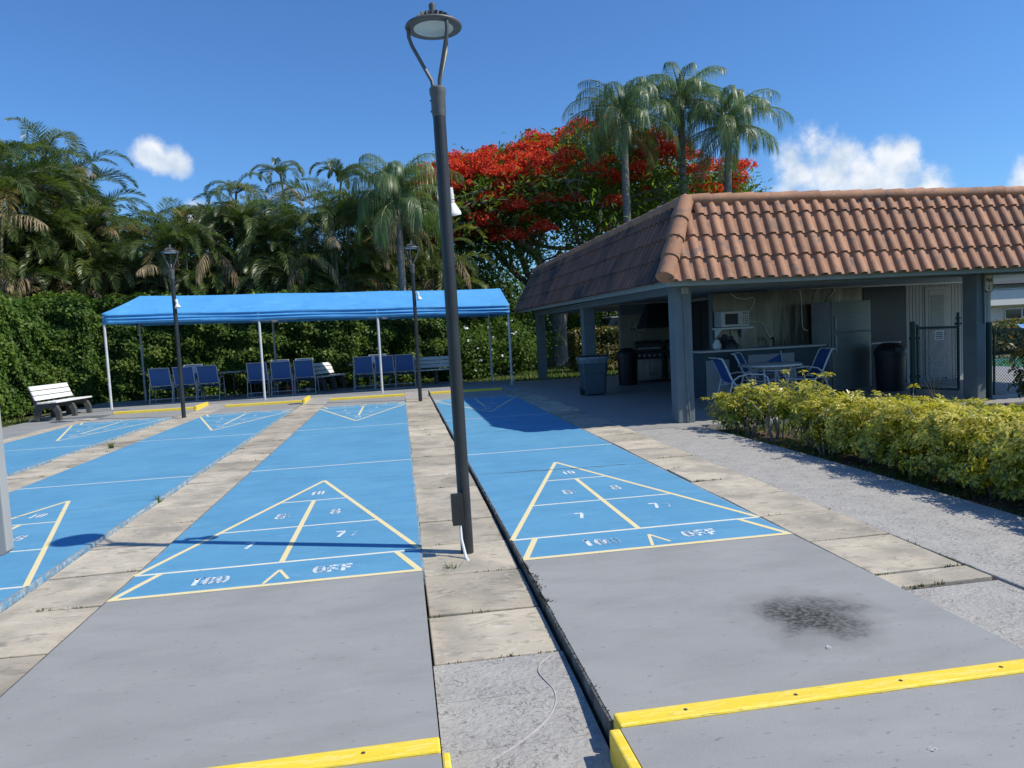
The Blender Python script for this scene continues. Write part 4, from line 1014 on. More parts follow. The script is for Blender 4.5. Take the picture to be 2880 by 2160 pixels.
# grills
def grill(label, loc, rz):
    g = thing('gas_grill', label, 'grill', loc, rz, 'stainless gas grills by the cream wall')
    MB().box(-.32, .32, -.25, .25, .06, .60).build('cabinet', 'grill', g, bevel=.006)
    for s in (-1, 1):
        dd = MB().box(-.30 if s < 0 else .005, -.005 if s < 0 else .30, -.275, -.252, .10, .57).build('door', 'grill', g, bevel=.004)
        MB().tube([(s * .05, -.277, .25), (s * .05, -.31, .28), (s * .05, -.31, .46), (s * .05, -.277, .49)], .01, 6).build('handle', 'frame', dd)
    cpn = MB().hexa([(-.36, -.31, .61), (.36, -.31, .61), (.36, .25, .61), (-.36, .25, .61)], [(-.36, -.27, .78), (.36, -.27, .78), (.36, .25, .78), (-.36, .25, .78)]).build('control_panel', 'hood', g, bevel=.006)
    for k in range(5): MB().tube([(-.26 + k * .13, -.285, .69), (-.26 + k * .13, -.33, .695)], .03, 12).build('knob', 'grill', cpn)
    MB().prism([(-.24, .79), (-.26, .86), (-.20, .99), (-.05, 1.07), (.14, 1.06), (.24, .97), (.25, .79)], -.34, .34, 'x').build('lid', 'grill', g, bevel=.01)
    MB().tube([(-.27, -.25, .87), (-.27, -.31, .88), (.27, -.31, .88), (.27, -.25, .87)], .014, 8).build('lid_handle', 'frame', g, smooth=True)
    MB().box(.365, .60, -.22, .22, .745, .78).build('side_shelf', 'grill', g, bevel=.006)
    return g
grill('stainless gas grill with closed lid beside the black trash can', (5.72, 13.85, -.02), R(-14))
grill('second gas grill partly hidden behind the corner pillar', (6.46, 13.6, -.02), R(-14))
t = thing('range_hood', 'dark sloping extractor hood hanging above the grills', 'hood', (6.25, 14.39, 1.42))
MB().hexa([(-.62, -.75, .0), (.62, -.75, .0), (.62, 0, .0), (-.62, 0, .0)], [(-.38, -.30, .60), (.38, -.30, .60), (.38, 0, .60), (-.38, 0, .60)]).build('canopy', 'hood', t, bevel=.006)
MB().box(-.63, .63, -.77, -.0, -.045, -.003).build('rim', 'hood', t); MB().box(.15, .5, -.775, -.771, -.035, -.008).build('light_strip', 'frame', t)
for i, (x, z, w, h, lab) in enumerate(((5.42, 1.33, .18, .26, 'white notice sheet left of the hood on the cream wall'), (5.64, 1.30, .20, .28, 'white notice sheet partly under the hood edge'), (5.52, 1.08, .18, .14, 'small notice card below the two sheets on the cream wall'))):
    t = thing('notice', lab, 'notice', (x, 14.392, z)); MB().box(0, w, -.004, 0, 0, h).build('sheet', 'paper', t)
    b = MB()
    for k in range(6 if h > .2 else 3): b.box(.02, w - .02 - random.random() * .05, -.006, -.0045, h - .04 - k * .035, h - .028 - k * .035)
    if i == 0:
        b.box(.01, .07, -.006, -.0045, .015, .05); b.box(.09, .15, -.006, -.0045, .015, .05)
    b.build('print', 'ink', t)
o = MB().box(0, .07, -.02, 0, 0, .11); tag(o.build('outlet_plate', 'darkwall', loc=(5.80, 14.392, .95)), 'dark outlet on the cream wall above the grill', 'outlet')

# pool sign
t = thing('sign', 'cream sign reading Pool with an arrow on the white siding pier by the fence', 'sign', (8.955, 6.285, 1.695))
t.scale = (.74, .9, .74)
def capsule(w, h, n=8):
    r = w * .42; P = []
    for cx, cy, a0 in ((w / 2 - r, h - r, 0), (-w / 2 + r, h - r, 90), (-w / 2 + r, r, 180), (w / 2 - r, r, 270)):
        for k in range(n + 1): a = R(a0 + 90 * k / n); P.append((cx + r * math.cos(a), cy + r * math.sin(a)))
    return P
MB().prism(capsule(.22, .42), 0, .03, 'y').build('sign_edge', 'brown', t)
MB().prism([(x, y + .018) for x, y in capsule(.185, .384)], -.004, -.001, 'y').build('sign_face', 'signface', t)
def text_mesh(txt, size, name, mat, parent, loc):
    c = bpy.data.curves.new(name, 'FONT'); c.body = txt; c.size = size; c.align_x = 'CENTER'; c.extrude = .001; c.offset = .0015
    ob = bpy.data.objects.new(name + '_src', c); COL.objects.link(ob)
    me = bpy.data.meshes.new_from_object(ob.evaluated_get(bpy.context.evaluated_depsgraph_get())); bpy.data.objects.remove(ob)
    me.materials.clear(); me.materials.append(M[mat]); o = bpy.data.objects.new(name, me); COL.objects.link(o); o.parent = parent; o.location = loc; o.rotation_euler = (R(90), 0, 0); return o
tx = text_mesh('Pool', .088, 'lettering', 'ink', t, (0, -.007, .235)); tx.scale = (.88, 1.5, 1)
ar = MB(); ar.box(-.006, .006, -.0075, -.0045, .06, .15); ar.prism([(-.022, .085), (.022, .085), (0, .045)], -.0085, -.0078, 'y'); ar.box(-.012, .012, -.0075, -.0045, .155, .165); ar.build('arrow', 'ink', t)

# fence and gate ------------------------------------------------------
def mesh_wire(mb, x0, x1, z0, z1, y, s=.052):
    """diamond wire mesh as thin crossing wires"""
    h = z1 - z0; w = x1 - x0
    for sgn in (1, -1):
        k = -h
        while k < w:
            a0, a1 = max(0, k), min(w, k + h)
            if a1 > a0 + .01:
                if sgn > 0: p, q = (x0 + a0, y, z0 + (a0 - k)), (x0 + a1, y, z0 + (a1 - k))
                else: p, q = (x1 - a0, y + .002, z0 + (a0 - k)), (x1 - a1, y + .002, z0 + (a1 - k))
                mb.tube([p, q], .0034, 3, False)
            k += s
    return mb
t = thing('gate', 'dark green chain link gate between the pavilion pillar and kitchen', 'gate', (8.26, 7.2, -.03))
MB().tube([(0, 0, 0), (0, 0, 1.30)], .042, 12).build('gate_post', 'greenvinyl', t, smooth=True)
fr = MB(); fr.tube([(.09, 0, .12), (.09, 0, 1.24)], .022, 10); fr.tube([(.09, 0, 1.18), (.895, 0, 1.16)], .022, 10); fr.tube([(.09, 0, .12), (.895, 0, .04)], .022, 10); fr.tube([(.895, 0, .04), (.895, 0, 1.42)], .024, 10)
fr.build('gate_frame', 'greenvinyl', t, smooth=True)
mesh_wire(MB(), .11, .875, .11, 1.16, 0).build('wire_mesh', 'greenvinyl', t)
for z in (.3, .98): MB().box(-.05, .12, -.03, .03, z, z + .05).build('hinge', 'greenvinyl', t)
MB().box(.855, .935, -.04, .04, 1.20, 1.24).build('latch', 'greenvinyl', t); MB().box(.865, .925, -.03, .03, 1.30, 1.33).build('latch', 'greenvinyl', t)
sg = MB().box(.42, .60, -.012, -.006, .95, 1.12).build('gate_sign', 'white', t)
b = MB()
for k in range(4): b.box(.44, .58, -.0145, -.0125, .97 + k * .035, .985 + k * .035)
b.build('print', 'ink', sg)
t = thing('chain_link_fence', 'green chain link fence right of the grey pillar, behind the leafy shrub', 'fence', (8.74, 6.05, -.03))
MB().tube([(0, 0, 0), (0, 0, 1.24)], .045, 12).build('post', 'greenvinyl', t, smooth=True)
fr = MB(); fr.tube([(.06, 0, 1.10), (3.6, .1, 1.06)], .02, 8); fr.tube([(.09, 0, .05), (.09, 0, 1.10)], .018, 8); fr.build('rail', 'greenvinyl', t, smooth=True)
mesh_wire(MB(), .08, 3.6, .04, 1.09, .01).build('wire_mesh', 'greenvinyl', t)

# ------------------------------------------------------------------ vegetation
def hedge_box(name, label, cat, segs, mat, leaf, dens, seed, thick=.28, core=True, lump=.16, group=None, topmat=None):
    """clipped hedge from axis aligned boxes (x0,x1,y0,y1,z1); leaves in a rough skin over a dark twiggy core"""
    rs = np.random.default_rng(seed); t = thing(name, label, cat, (0, 0, 0), 0, group); f = Fol()
    for (x0, x1, y0, y1, z1) in segs:
        faces = [('z', (x1 - x0) * (y1 - y0)), ('-y', (x1 - x0) * z1), ('+x', (y1 - y0) * z1), ('-x', (y1 - y0) * z1), ('+y', (x1 - x0) * z1)]
        for nm_, area in faces:
            n = int(area * dens * (.25 if nm_ in ('+y',) else 1)); 
            if n < 1: continue
            a, b = rs.random(n), rs.random(n)
            if nm_ == 'z': P = np.stack([x0 + (x1 - x0) * a, y0 + (y1 - y0) * b, np.full(n, z1)], 1); Nn = np.tile([0, 0, 1.], (n, 1))
            elif nm_ in ('-y', '+y'): P = np.stack([x0 + (x1 - x0) * a, np.full(n, y0 if nm_ == '-y' else y1), .02 + (z1 - .02) * b], 1); Nn = np.tile([0, -1. if nm_ == '-y' else 1., 0.25], (n, 1))
            else: P = np.stack([np.full(n, x1 if nm_ == '+x' else x0), y0 + (y1 - y0) * a, .02 + (z1 - .02) * b], 1); Nn = np.tile([1. if nm_ == '+x' else -1., 0, .25], (n, 1))
            # lumpy surface: several sine waves plus clumps
            q = P
            L_ = np.sin(q[:, 0] * 2.1 + 1.3 * np.sin(q[:, 2] * 2.7)) * np.sin(q[:, 1] * 1.9 + q[:, 2] * 2.3 + 1) + .7 * np.sin(q[:, 0] * 5.3 + q[:, 2] * 4.1 + q[:, 1] * 4.7) * np.sin(q[:, 2] * 6.1 - q[:, 0] * 2.2 + q[:, 1] * 3.1)
            dpt = rs.random(n) ** 2 * thick
            P = P + Nn * ((L_ * lump - .02) - dpt)[:, None] + rs.normal(0, .03, (n, 3))
            v = np.clip(.48 + .16 * L_ + rs.normal(0, .2, n), 0, 1)
            f.leaves(P, Nn + [0, 0, .35], leaf, v, rs=rs, spread=.55, droop=.5, aspect=.62)
    f.build('foliage', mat, t)
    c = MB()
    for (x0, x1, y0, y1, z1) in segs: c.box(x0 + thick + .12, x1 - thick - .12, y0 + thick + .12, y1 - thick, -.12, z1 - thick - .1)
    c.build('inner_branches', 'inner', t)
    return t


def hseg(xa, xb, n, y0, y1, za, zb, s):
    r = random.Random(s); return [(xa + (xb - xa) * i / n - .1, xa + (xb - xa) * (i + 1) / n + .1, y0 + r.uniform(-.12, .12), y1, za + (zb - za) * (i + .5) / n + r.uniform(-.12, .12)) for i in range(n)]


hedge_box('hedge', 'tall clipped green hedge along the left and behind the canopy', 'hedge',
          hseg(-9.6, 1.0, 7, 18.75, 20.0, 3.08, 2.75, 3) + [(-12.4, -10.25, 9.5, 14.4, 2.86), (-12.4, -10.35, 14.2, 18.0, 2.95), (-12.4, -9.4, 17.8, 20, 3.05)], 'hedge', .105, 1150, 5)

def stems(mb, rs, x, y, z0, n, r0, h, spread, rad):
    tips = []
    for k in range(n):
        a = rs.uniform(0, 2 * PI); l = rs.uniform(.2, 1) * spread
        p0 = (x + r0 * math.cos(a) * rs.random(), y + r0 * math.sin(a) * rs.random(), z0); p2 = (x + l * math.cos(a), y + l * math.sin(a), z0 + h * rs.uniform(.6, 1))
        p1 = ((p0[0] + p2[0]) / 2 + rs.uniform(-.05, .05), (p0[1] + p2[1]) / 2 + rs.uniform(-.05, .05), (p0[2] * .45 + p2[2] * .55))
        mb.tube([p0, p1, p2], [rad, rad * .75, rad * .45], 5); tips.append(p2)
    return tips


def rosette_leaves(f, P, Nn, ll, rs, var, nl=8):
    """whorls of oval leaflets around each tip"""
    n = len(P); Nn = nrm(Nn + rs.normal(0, .35, (n, 3))); A = nrm(np.cross(Nn, rs.normal(0, 1, (n, 3)))); B = np.cross(Nn, A)
    for k in range(nl):
        th = 2 * PI * k / nl + rs.uniform(-.25, .25, n)[:, None]; d = nrm(A * np.cos(th) + B * np.sin(th) + Nn * rs.uniform(-.15, .55, (n, 1)))
        l = ll * rs.uniform(.6, 1.2, (n, 1)); w = nrm(np.cross(d, Nn)) * l * .175; b = P + d * l * .12; m = P + d * l * .6 + Nn * l * .06; q = P + d * l * 1.02 - Nn * l * .22
        # two half blades folded along the midrib
        V = np.stack([b, m + w - Nn * l * .03, q, m, m - w - Nn * l * .03], 1).reshape(-1, 3); i5 = (np.arange(n) * 5)[:, None]
        F = np.concatenate([i5 + [0, 1, 2, 3], i5 + [0, 3, 2, 4]], 0)
        vv = np.clip(var + rs.normal(0, .24, n), 0, 1); f.add(V, F, np.concatenate([vv, np.clip(vv + rs.normal(0, .12, n), 0, 1)]))


def yellow_shrub(label, blobs, seed, nros, nst, twig_show=0, ll=.076, mat='yellowleaf', yb=.13, group='variegated yellow green shrubs along the sidewalk', name='shrub', cat='shrub'):
    """blobs: (x, y, radius_x, radius_y, z_low, z_top)"""
    rs = np.random.default_rng(seed); x0, y0 = blobs[0][0], blobs[0][1]; t = thing(name, label, cat, (x0, y0, -.09), 0, group); f = Fol(); st = MB()
    for (x, y, rx, ry, zl, zt) in blobs:
        n = int(nros * rx * ry * (zt - zl) * 15); u = nrm(rs.normal(0, 1, (n, 3))); r = rs.random((n, 1)) ** .28
        sq = np.sign(u) * np.abs(u) ** .62; h2 = (zt - zl) / 2; zc = (zt + zl) / 2 + .09
        wob = 1 + .14 * np.sin(u[:, :1] * 7 + seed) * np.sin(u[:, 1:2] * 6 + u[:, 2:] * 5)
        P = sq * r * wob * [rx, ry, h2] + [x - x0, y - y0, zc]
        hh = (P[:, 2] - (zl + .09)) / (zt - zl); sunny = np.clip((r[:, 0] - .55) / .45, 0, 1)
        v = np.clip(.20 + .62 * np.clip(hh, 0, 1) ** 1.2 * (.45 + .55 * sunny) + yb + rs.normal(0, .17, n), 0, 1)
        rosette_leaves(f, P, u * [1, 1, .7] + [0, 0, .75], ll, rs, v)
        for _ in range(max(2, int(nst * rx * ry * 4))):
            a, q = rs.uniform(0, 2 * PI), rs.random() ** .5 * .75; sx, sy = x - x0 + rx * q * math.cos(a), y - y0 + ry * q * math.sin(a)
            stems(st, rs, sx, sy, 0, 4, .05, zc + h2 * .7, min(rx, ry) * .7, .010)
    if len(blobs) > 1: st.tube([(b_[0] - x0, b_[1] - y0, .02) for b_ in blobs], .008, 5)
    for k in range(twig_show):
        (x, y, rx, ry, zl, zt) = blobs[k % len(blobs)]; bx, by = x - x0 + rs.uniform(-rx, rx) * .5, y - y0 + rs.uniform(-ry, ry) * .5
        p = np.array([bx, by, .05]); pts = [tuple(p)]; dv = np.array([rs.uniform(-.4, .4), rs.uniform(-.4, .4), 1.])
        for s in range(4): dv = dv + rs.normal(0, .25, 3); dv[2] = max(.5, dv[2]); p = p + dv / np.linalg.norm(dv) * (zt + .17) / 4; pts.append(tuple(p))
        st.tube(pts, [.011, .010, .008, .006, .004], 5)
        rosette_leaves(f, np.array(pts[-2:]), np.array([[0, 0, 1.]] * 2), ll, rs, np.array([.6, .75]))
    f.build('foliage', mat, t); st.build('stem', 'twig', t, smooth=True)
    return t


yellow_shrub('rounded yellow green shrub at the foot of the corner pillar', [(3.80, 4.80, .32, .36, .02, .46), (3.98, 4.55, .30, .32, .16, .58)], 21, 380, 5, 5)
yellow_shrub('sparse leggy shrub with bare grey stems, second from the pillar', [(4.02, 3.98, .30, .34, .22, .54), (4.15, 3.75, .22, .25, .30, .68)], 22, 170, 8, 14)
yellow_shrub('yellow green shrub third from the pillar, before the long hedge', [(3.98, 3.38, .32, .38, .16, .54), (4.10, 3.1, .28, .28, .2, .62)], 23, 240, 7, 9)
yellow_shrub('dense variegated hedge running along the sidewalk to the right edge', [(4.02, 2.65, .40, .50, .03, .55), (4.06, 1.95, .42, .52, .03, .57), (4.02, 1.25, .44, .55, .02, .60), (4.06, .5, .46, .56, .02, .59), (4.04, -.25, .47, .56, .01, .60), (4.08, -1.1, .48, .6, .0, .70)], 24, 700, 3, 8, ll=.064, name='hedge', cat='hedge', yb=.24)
yellow_shrub('wide yellow green hedge behind the sidewalk hedge at right edge', [(4.95, 2.9, .5, .5, .05, .48), (5.2, 2.2, .5, .5, .05, .48), (5.0, 3.6, .42, .38, .1, .40), (5.1, 1.5, .5, .5, .05, .50)], 25, 200, 5, 3, name='hedge', cat='hedge')
yellow_shrub('tall leafy shrub beside the green fence at right frame edge', [(8.35, 4.55, .42, .4, .1, 1.0), (8.9, 4.6, .5, .45, .1, 1.15), (8.55, 4.35, .4, .35, .05, .8)], 26, 150, 4, 4, ll=.10, mat='croton', group='shrubs by the pool fence', yb=.12)

# palms ---------------------------------------------------------------
def areca(label, seed, nst, hmin, hmax, loc, rz=0, sc=1, dead=.18, L=2.05, curl=(1.6, 2.8), ll=.50, group='feathery clump palms behind the hedge'):
    rs = np.random.default_rng(seed); t = thing('clump_palm', label, 'palm', loc, rz, group); f, dd, st = Fol(), Fol(), MB()
    for k in range(nst):
        a = rs.uniform(0, 2 * PI); h = rs.uniform(hmin, hmax) if k else hmax; b = rs.uniform(.1, .5); lean = rs.uniform(.05, .20) * h
        top = np.array([(b + lean) * math.cos(a), (b + lean) * math.sin(a), h])
        mid = np.array([(b + lean * .35) * math.cos(a), (b + lean * .35) * math.sin(a), h * .5])
        st.tube([(b * math.cos(a), b * math.sin(a), -.1), tuple(mid), tuple(top)], [.05, .045, .04], 6)
        nf = int(rs.integers(11, 15))
        for j in range(nf):
            az = j * 2.4 + rs.uniform(-.4, .4); el = rs.uniform(.55, 1.4) if j > 2 else rs.uniform(1.1, 1.5); ln = L * rs.uniform(.8, 1.2)
            dead_ = rs.random() < dead
            if dead_: frond(dd, st, top - [0, 0, .25], az, rs.uniform(-.6, .3), ln * .85, rs.uniform(.8, 1.3), 26, .38, .022, .9, -.1, rs.uniform(.2, .9), rs, rach=.014)
            else: frond(f, st, top, az, el, ln, rs.uniform(*curl), 54, ll, .023, rs.uniform(.1, .45), .45, np.clip(rs.normal(.48, .2), 0, .97), rs, power=1.4)
    f.build('crown', 'areca', t)
    if dd.n: dd.build('dry_fronds', 'dead', t)
    st.build('trunk', 'cane', t, smooth=True); t.scale = (sc, sc, sc)
    return t


pa = areca('tall clump palm at the far left edge above the hedge', 31, 12, 2.8, 7.6, (-12.3, 21.4, 0))
pb = areca('tall clump palm second from the left, drooping over the hedge', 32, 11, 2.6, 6.9, (-11.3, 20.9, 0), dead=.25)
pc = areca('clump palm with an arching right side beside the small cloud', 33, 10, 2.2, 6.7, (-9.75, 21.0, 0))
pd = areca('slender clump palm with curled fronds right of the gap in the skyline', 34, 2, 5.4, 6.75, (-7.0, 22.4, 0), L=1.35, curl=(2.3, 3.1), ll=.36, dead=.12)
pe = areca('slim tall palm pair with curled fronds rising above the canopy middle', 35, 2, 6.6, 7.7, (-3.75, 22.6, 0), L=1.3, curl=(2.3, 3.1), ll=.34, dead=.2)
pf = areca('low bushy clump palm above the canopy left end', 36, 9, 1.6, 4.9, (-6.0, 20.9, 0), dead=.2)
for src, x, y, rz, sc, lab in [(pf, -4.6, 21.2, 1.9, 1.04, 'low clump palm behind the canopy, left of the slim tall pair'), (pf, -2.6, 21.3, 3.6, 1.06, 'low clump palm behind the canopy, right of the slim tall pair'), (pf, -1.3, 22.6, .6, 1.1, 'low clump palm behind the drooping palm trunk'),
                               (pc, -5.5, 24.2, 2.2, .84, 'clump palm in the second row left of the slim tall pair'), (pc, -2.2, 24.4, 4.2, .93, 'clump palm in the second row right of the slim tall pair'), (pb, -8.5, 24.6, 1.1, .66, 'clump palm in the second row under the skyline gap'),
                               (pb, -14.2, 24.0, 2.6, 1.18, 'clump palm in the second row at far left'), (pa, -12.4, 24.6, 3.9, 1.0, 'clump palm in the second row behind the arching one'), (pf, -11.0, 20.6, 2.7, 1.0, 'low clump palm right behind the left hedge, under the tall ones'),
                               (pf, -8.6, 20.8, 5.1, .98, 'low clump palm behind the hedge corner near the canopy left end'), (pf, .6, 22.8, 2.2, 1.0, 'low clump palm right of the drooping palm'), (pc, .4, 25.2, 5.0, .8, 'clump palm in the second row right of the drooping palm'),
                               (pc, -12.9, 19.6, .8, 1.02, 'low clump palm at the left frame edge behind the side hedge'), (pf, -12.5, 19.2, 4.4, 1.2, 'low clump palm beside the one at the left frame edge'),
                               (pf, -7.4, 20.6, 3.3, .9, 'low clump palm right above the canopy left corner'), (pf, -3.7, 20.7, 1.2, .95, 'low clump palm behind the canopy middle')]:
    copy_tree(src, (x, y, 0), rz, lab, (sc, sc, sc))

def queen(label, seed, h, loc, L, nf, r0, group, lean=(0, 0), dry=2, ll=.62):
    rs = np.random.default_rng(seed); t = thing('queen_palm', label, 'palm', loc, 0, group); f, dd, st = Fol(), Fol(), MB()
    pts = [(lean[0] * (i / 10) ** 1.6, lean[1] * (i / 10) ** 1.6, h * i / 10 - .1) for i in range(11)]
    MB().tube(pts, [r0 * (1.12 - .25 * i / 10) for i in range(11)], 14).build('trunk', 'palmtrunk', t, smooth=True)
    top = np.array(pts[-1])
    st.tube([tuple(top - [0, 0, .2]), tuple(top + [0, 0, .4])], [r0 * .95, r0 * .4], 8)
    for j in range(nf):
        az = j * 2.39996 + rs.uniform(-.2, .2); u = (j + .5) / nf; el = 1.42 - 1.55 * u ** 1.1 + rs.uniform(-.12, .12); ln = L * rs.uniform(.88, 1.1) * (1 if u > .1 else .8)
        frond(f, st, top + [0, 0, .35 - .25 * u], az, el, ln, rs.uniform(1.6, 2.5), 82, ll * 1.2, .016, rs.uniform(.85, 1.2), .1, np.clip(rs.normal(.5, .16) + .1 * (1 - u), 0, .95), rs, power=1.75, rach=.03)
    for j in range(dry): frond(dd, st, top - [0, 0, .1], rs.uniform(0, 6.28), -.5, L * .75, .9, 36, ll * .7, .02, .9, 0, rs.uniform(.3, .9), rs)
    f.build('crown', 'queen', t)
    if dd.n: dd.build('dry_fronds', 'dead', t)
    st.build('frond_stem', 'cane', t, smooth=True); return t


queen('drooping palm whose grey trunk stands behind the blue canopy', 41, 5.75, (-.47, 19.4, 0), 2.3, 30, .12, None, dry=5, ll=.55)
queen('palm leaning nearest the flame tree, first of three above the tiled roof', 42, 9.0, (7.95, 22, 0), 2.6, 30, .15, 'tall palms behind the pavilion roof', ll=.62)
queen('tallest of the three palms standing above the tiled roof', 43, 9.75, (10.6, 23, 0), 2.5, 28, .145, 'tall palms behind the pavilion roof', dry=1, ll=.6)
queen('palm standing apart over the tiled roof, nearest the white cloud', 44, 8.65, (11.75, 22, 0), 2.5, 29, .155, 'tall palms behind the pavilion roof', lean=(.32, 0), ll=.6)
queen('small palm peeking above the tiled roof behind the three tall palms', 45, 6.6, (17.2, 34, 0), 2.2, 24, .16, None, dry=0)

# flame tree ------------------------------------------------------------
def flame_tree():
    rs = np.random.default_rng(51); t = thing('flame_tree', 'wide umbrella crowned tree covered in scarlet flowers behind the pavilion', 'tree', (6.0, 26.5, -.1))
    tr = MB(); tr.tube([(0, 0, 0), (.05, 0, .5), (.1, 0, 1.6), (.2, .1, 2.6)], [.62, .46, .40, .42], 14)
    for k in range(7):
        a = k * .9; tr.tube([(.9 * math.cos(a), .9 * math.sin(a), -.08), (.45 * math.cos(a), .45 * math.sin(a), .18), (.25 * math.cos(a), .25 * math.sin(a), .8)], [.06, .14, .16], 6)
    f, fl = Fol(), Fol(); tips = []
    def limb(p, d, l, r, depth):
        pts = [p]; q = np.array(p); dv = np.array(d)
        for s in range(4):
            dv = dv + rs.normal(0, .16, 3); dv[2] += (.02 if depth < 2 else -.06); dv = dv / np.linalg.norm(dv); q = q + dv * l / 4; q[2] = min(q[2], 8.4 - .028 * ((q[0] - 1.9) ** 2 + (q[1] - 2.2) ** 2)); pts.append(tuple(q))
        tr.tube(pts, [r, r * .9, r * .8, r * .7, r * .6], 6 if depth < 2 else 4)
        if depth >= 3: tips.append(q); return
        for k in range(3 if depth else 3):
            nd_ = dv + rs.normal(0, .55, 3) * [1.1, 1.1, .55]; nd_[2] += .05; limb(tuple(q), nd_ / np.linalg.norm(nd_), l * rs.uniform(.62, .82), r * .58, depth + 1)
    for k in range(6):
        a = k * 1.05 + .2; limb((.2, .1, 2.4), (math.cos(a) * .95, math.sin(a) * .7, .80), 2.9, .20, 0)
    # crown: flattened dome, scarlet puffs on the outside, feathery green within and below
    cx, cy, RX, RY = 1.9, 2.2, 8.5, 6.0
    dome = lambda u, v: 5.2 + 5.1 * max(0, 1 - u * u - v * v) ** .40 * (1 + .07 * math.sin(u * 6.5 + 1) + .035 * math.sin(u * 15 + 2) * math.sin(v * 11))
    def green(c, n, sp):
        P = np.array(c) + rs.normal(0, 1, (n, 3)) * sp; f.leaves(P, nrm(rs.normal(0, .6, (n, 3)) + [0, -.1, 1]), .30, np.clip(rs.normal(.5, .24, n), 0, 1), rs=rs, aspect=.26, spread=.5, droop=.35)
    for _ in range(2000):
        u, v = rs.uniform(-1, 1, 2); r2 = u * u + v * v
        if r2 > 1: continue
        d = rs.random() ** .9; z = dome(u, v) - .05 - d * (3.6 if v < .3 else 2.2)
        if z > 2.7: green((cx + RX * u, cy + RY * v, z), 34, [.45, .45, .22])
    def puff(x, y, z):
        r_ = rs.uniform(.26, .62); m = int((270 if x < 0 else 200) * (r_ / .5) ** 2); g = nrm(rs.normal(0, 1, (m, 3))); g[:, 2] = np.abs(g[:, 2]) * 1.1 - .25
        Q = np.array([x, y, z]) + g * (rs.random((m, 1)) ** .25) * r_ * [1, 1, .75] * (1 + .22 * np.sin(g[:, :1] * 9) * np.sin(g[:, 1:2] * 8))
        fl.leaves(Q, g + rs.normal(0, .5, (m, 3)) + [0, -.2, .4], .10, np.clip(rs.normal(.5, .25, m), 0, 1), rs=rs, aspect=.85)
    for _ in range(900):
        u, v = rs.uniform(-1, 1, 2); r2 = u * u + v * v
        if r2 > .98: continue
        pr = .82 if u < -.35 else (.34 if u < .2 else .26)
        pr *= .62 + .38 * math.sin(u * 9 + 2 * v) * math.sin(v * 7 + 1) + .25
        if rs.random() < pr: puff(cx + RX * u, cy + RY * v, dome(u, v) - rs.random() ** 2 * .5)
    for _ in range(170):                                   # flowering skirts low on the near side
        u = rs.uniform(-.98, .75); v = -math.sqrt(max(0, 1 - u * u)) * rs.uniform(.75, 1.0); k = rs.random()
        if rs.random() < (.9 if u < -.3 else .30): puff(cx + RX * u, cy + RY * v, dome(u * .8, v * .8) - .4 - k * (3.3 if u < -.3 else 2.2))
    for p in tips:
        if p[2] < dome(max(-.95, min(.95, (p[0] - cx) / RX)), 0) - .6: green(p, 26, [.5, .5, .25])
    f.build('foliage', 'poinleaf', t); fl.build('flowers', 'flower', t); tr.build('trunk', 'bark', t, smooth=True)


flame_tree()

def broad_tree(label, seed, h, r, loc, name='tree', mat='treeleaf', n=170, leaf=.2, group='trees in the background', cat='tree', trunk=True):
    rs = np.random.default_rng(seed); t = thing(name, label, cat, loc, 0, group); f = Fol(); tr = MB(); th = h * .35
    if trunk: tr.tube([(0, 0, -.1), (.05, .02, th * .6), (.0, 0, th * 1.3)], [.04 * h, .03 * h, .02 * h], 8)
    for _ in range(n):
        u = nrm(rs.normal(0, 1, 3)); q = rs.random() ** .33; c = np.array([r * u[0] * q, r * u[1] * q, (h * .58 if trunk else h * .5) + h * (.42 if trunk else .46) * u[2] * q])
        if trunk and rs.random() < .25: tr.tube([(0, 0, th), tuple(c * [.5, .5, .8]), tuple(c)], [.014 * h, .01 * h, .004 * h], 4)
        elif not trunk and rs.random() < .25: tr.tube([(rs.uniform(-.1, .1), rs.uniform(-.1, .1), -.1), tuple(c * [.5, .5, .55]), tuple(c)], [.03, .022, .01], 4)
        m = 60; P = c + rs.normal(0, 1, (m, 3)) * r * .17; f.leaves(P, nrm(P - [0, 0, h * .4]) + [0, 0, .5], leaf, np.clip(rs.normal(.5, .22, m), 0, 1), rs=rs, spread=.6, droop=.3)
    f.build('crown', mat, t); tr.build('trunk' if trunk else 'stem', 'bark', t, smooth=True); return t


for i, (x, y, h, r, lab) in enumerate([(1.5, 34, 6.0, 3.0, 'dark green tree behind the gap between drooping palm and flame tree'), (5.5, 40, 5.2, 3.4, 'rounded tree far behind the flame tree trunk'), (10.5, 40, 5.5, 3.4, 'rounded tree far behind the patio opening'), (16, 41, 6.0, 3.6, 'dark tree behind the tall palm trunks'), (-4, 29, 5.5, 3.2, 'dark broadleaf tree behind the slim palm pair'), (-9.5, 29, 5.8, 3.2, 'dark broadleaf tree behind the skyline gap'), (21, 42, 5.5, 3.4, 'dark tree at the end of the tiled roofline'), (-13.5, 28, 6.5, 3.6, 'dark broadleaf tree behind the tallest clump palms'), (-6.5, 27.5, 5.6, 3.2, 'dark broadleaf tree behind the slender curled palm'), (-1, 28, 5.4, 3.0, 'dark broadleaf tree behind the drooping palm')]):
    broad_tree(lab, 60 + i, h, r, (x, y, -.1), leaf=.26)
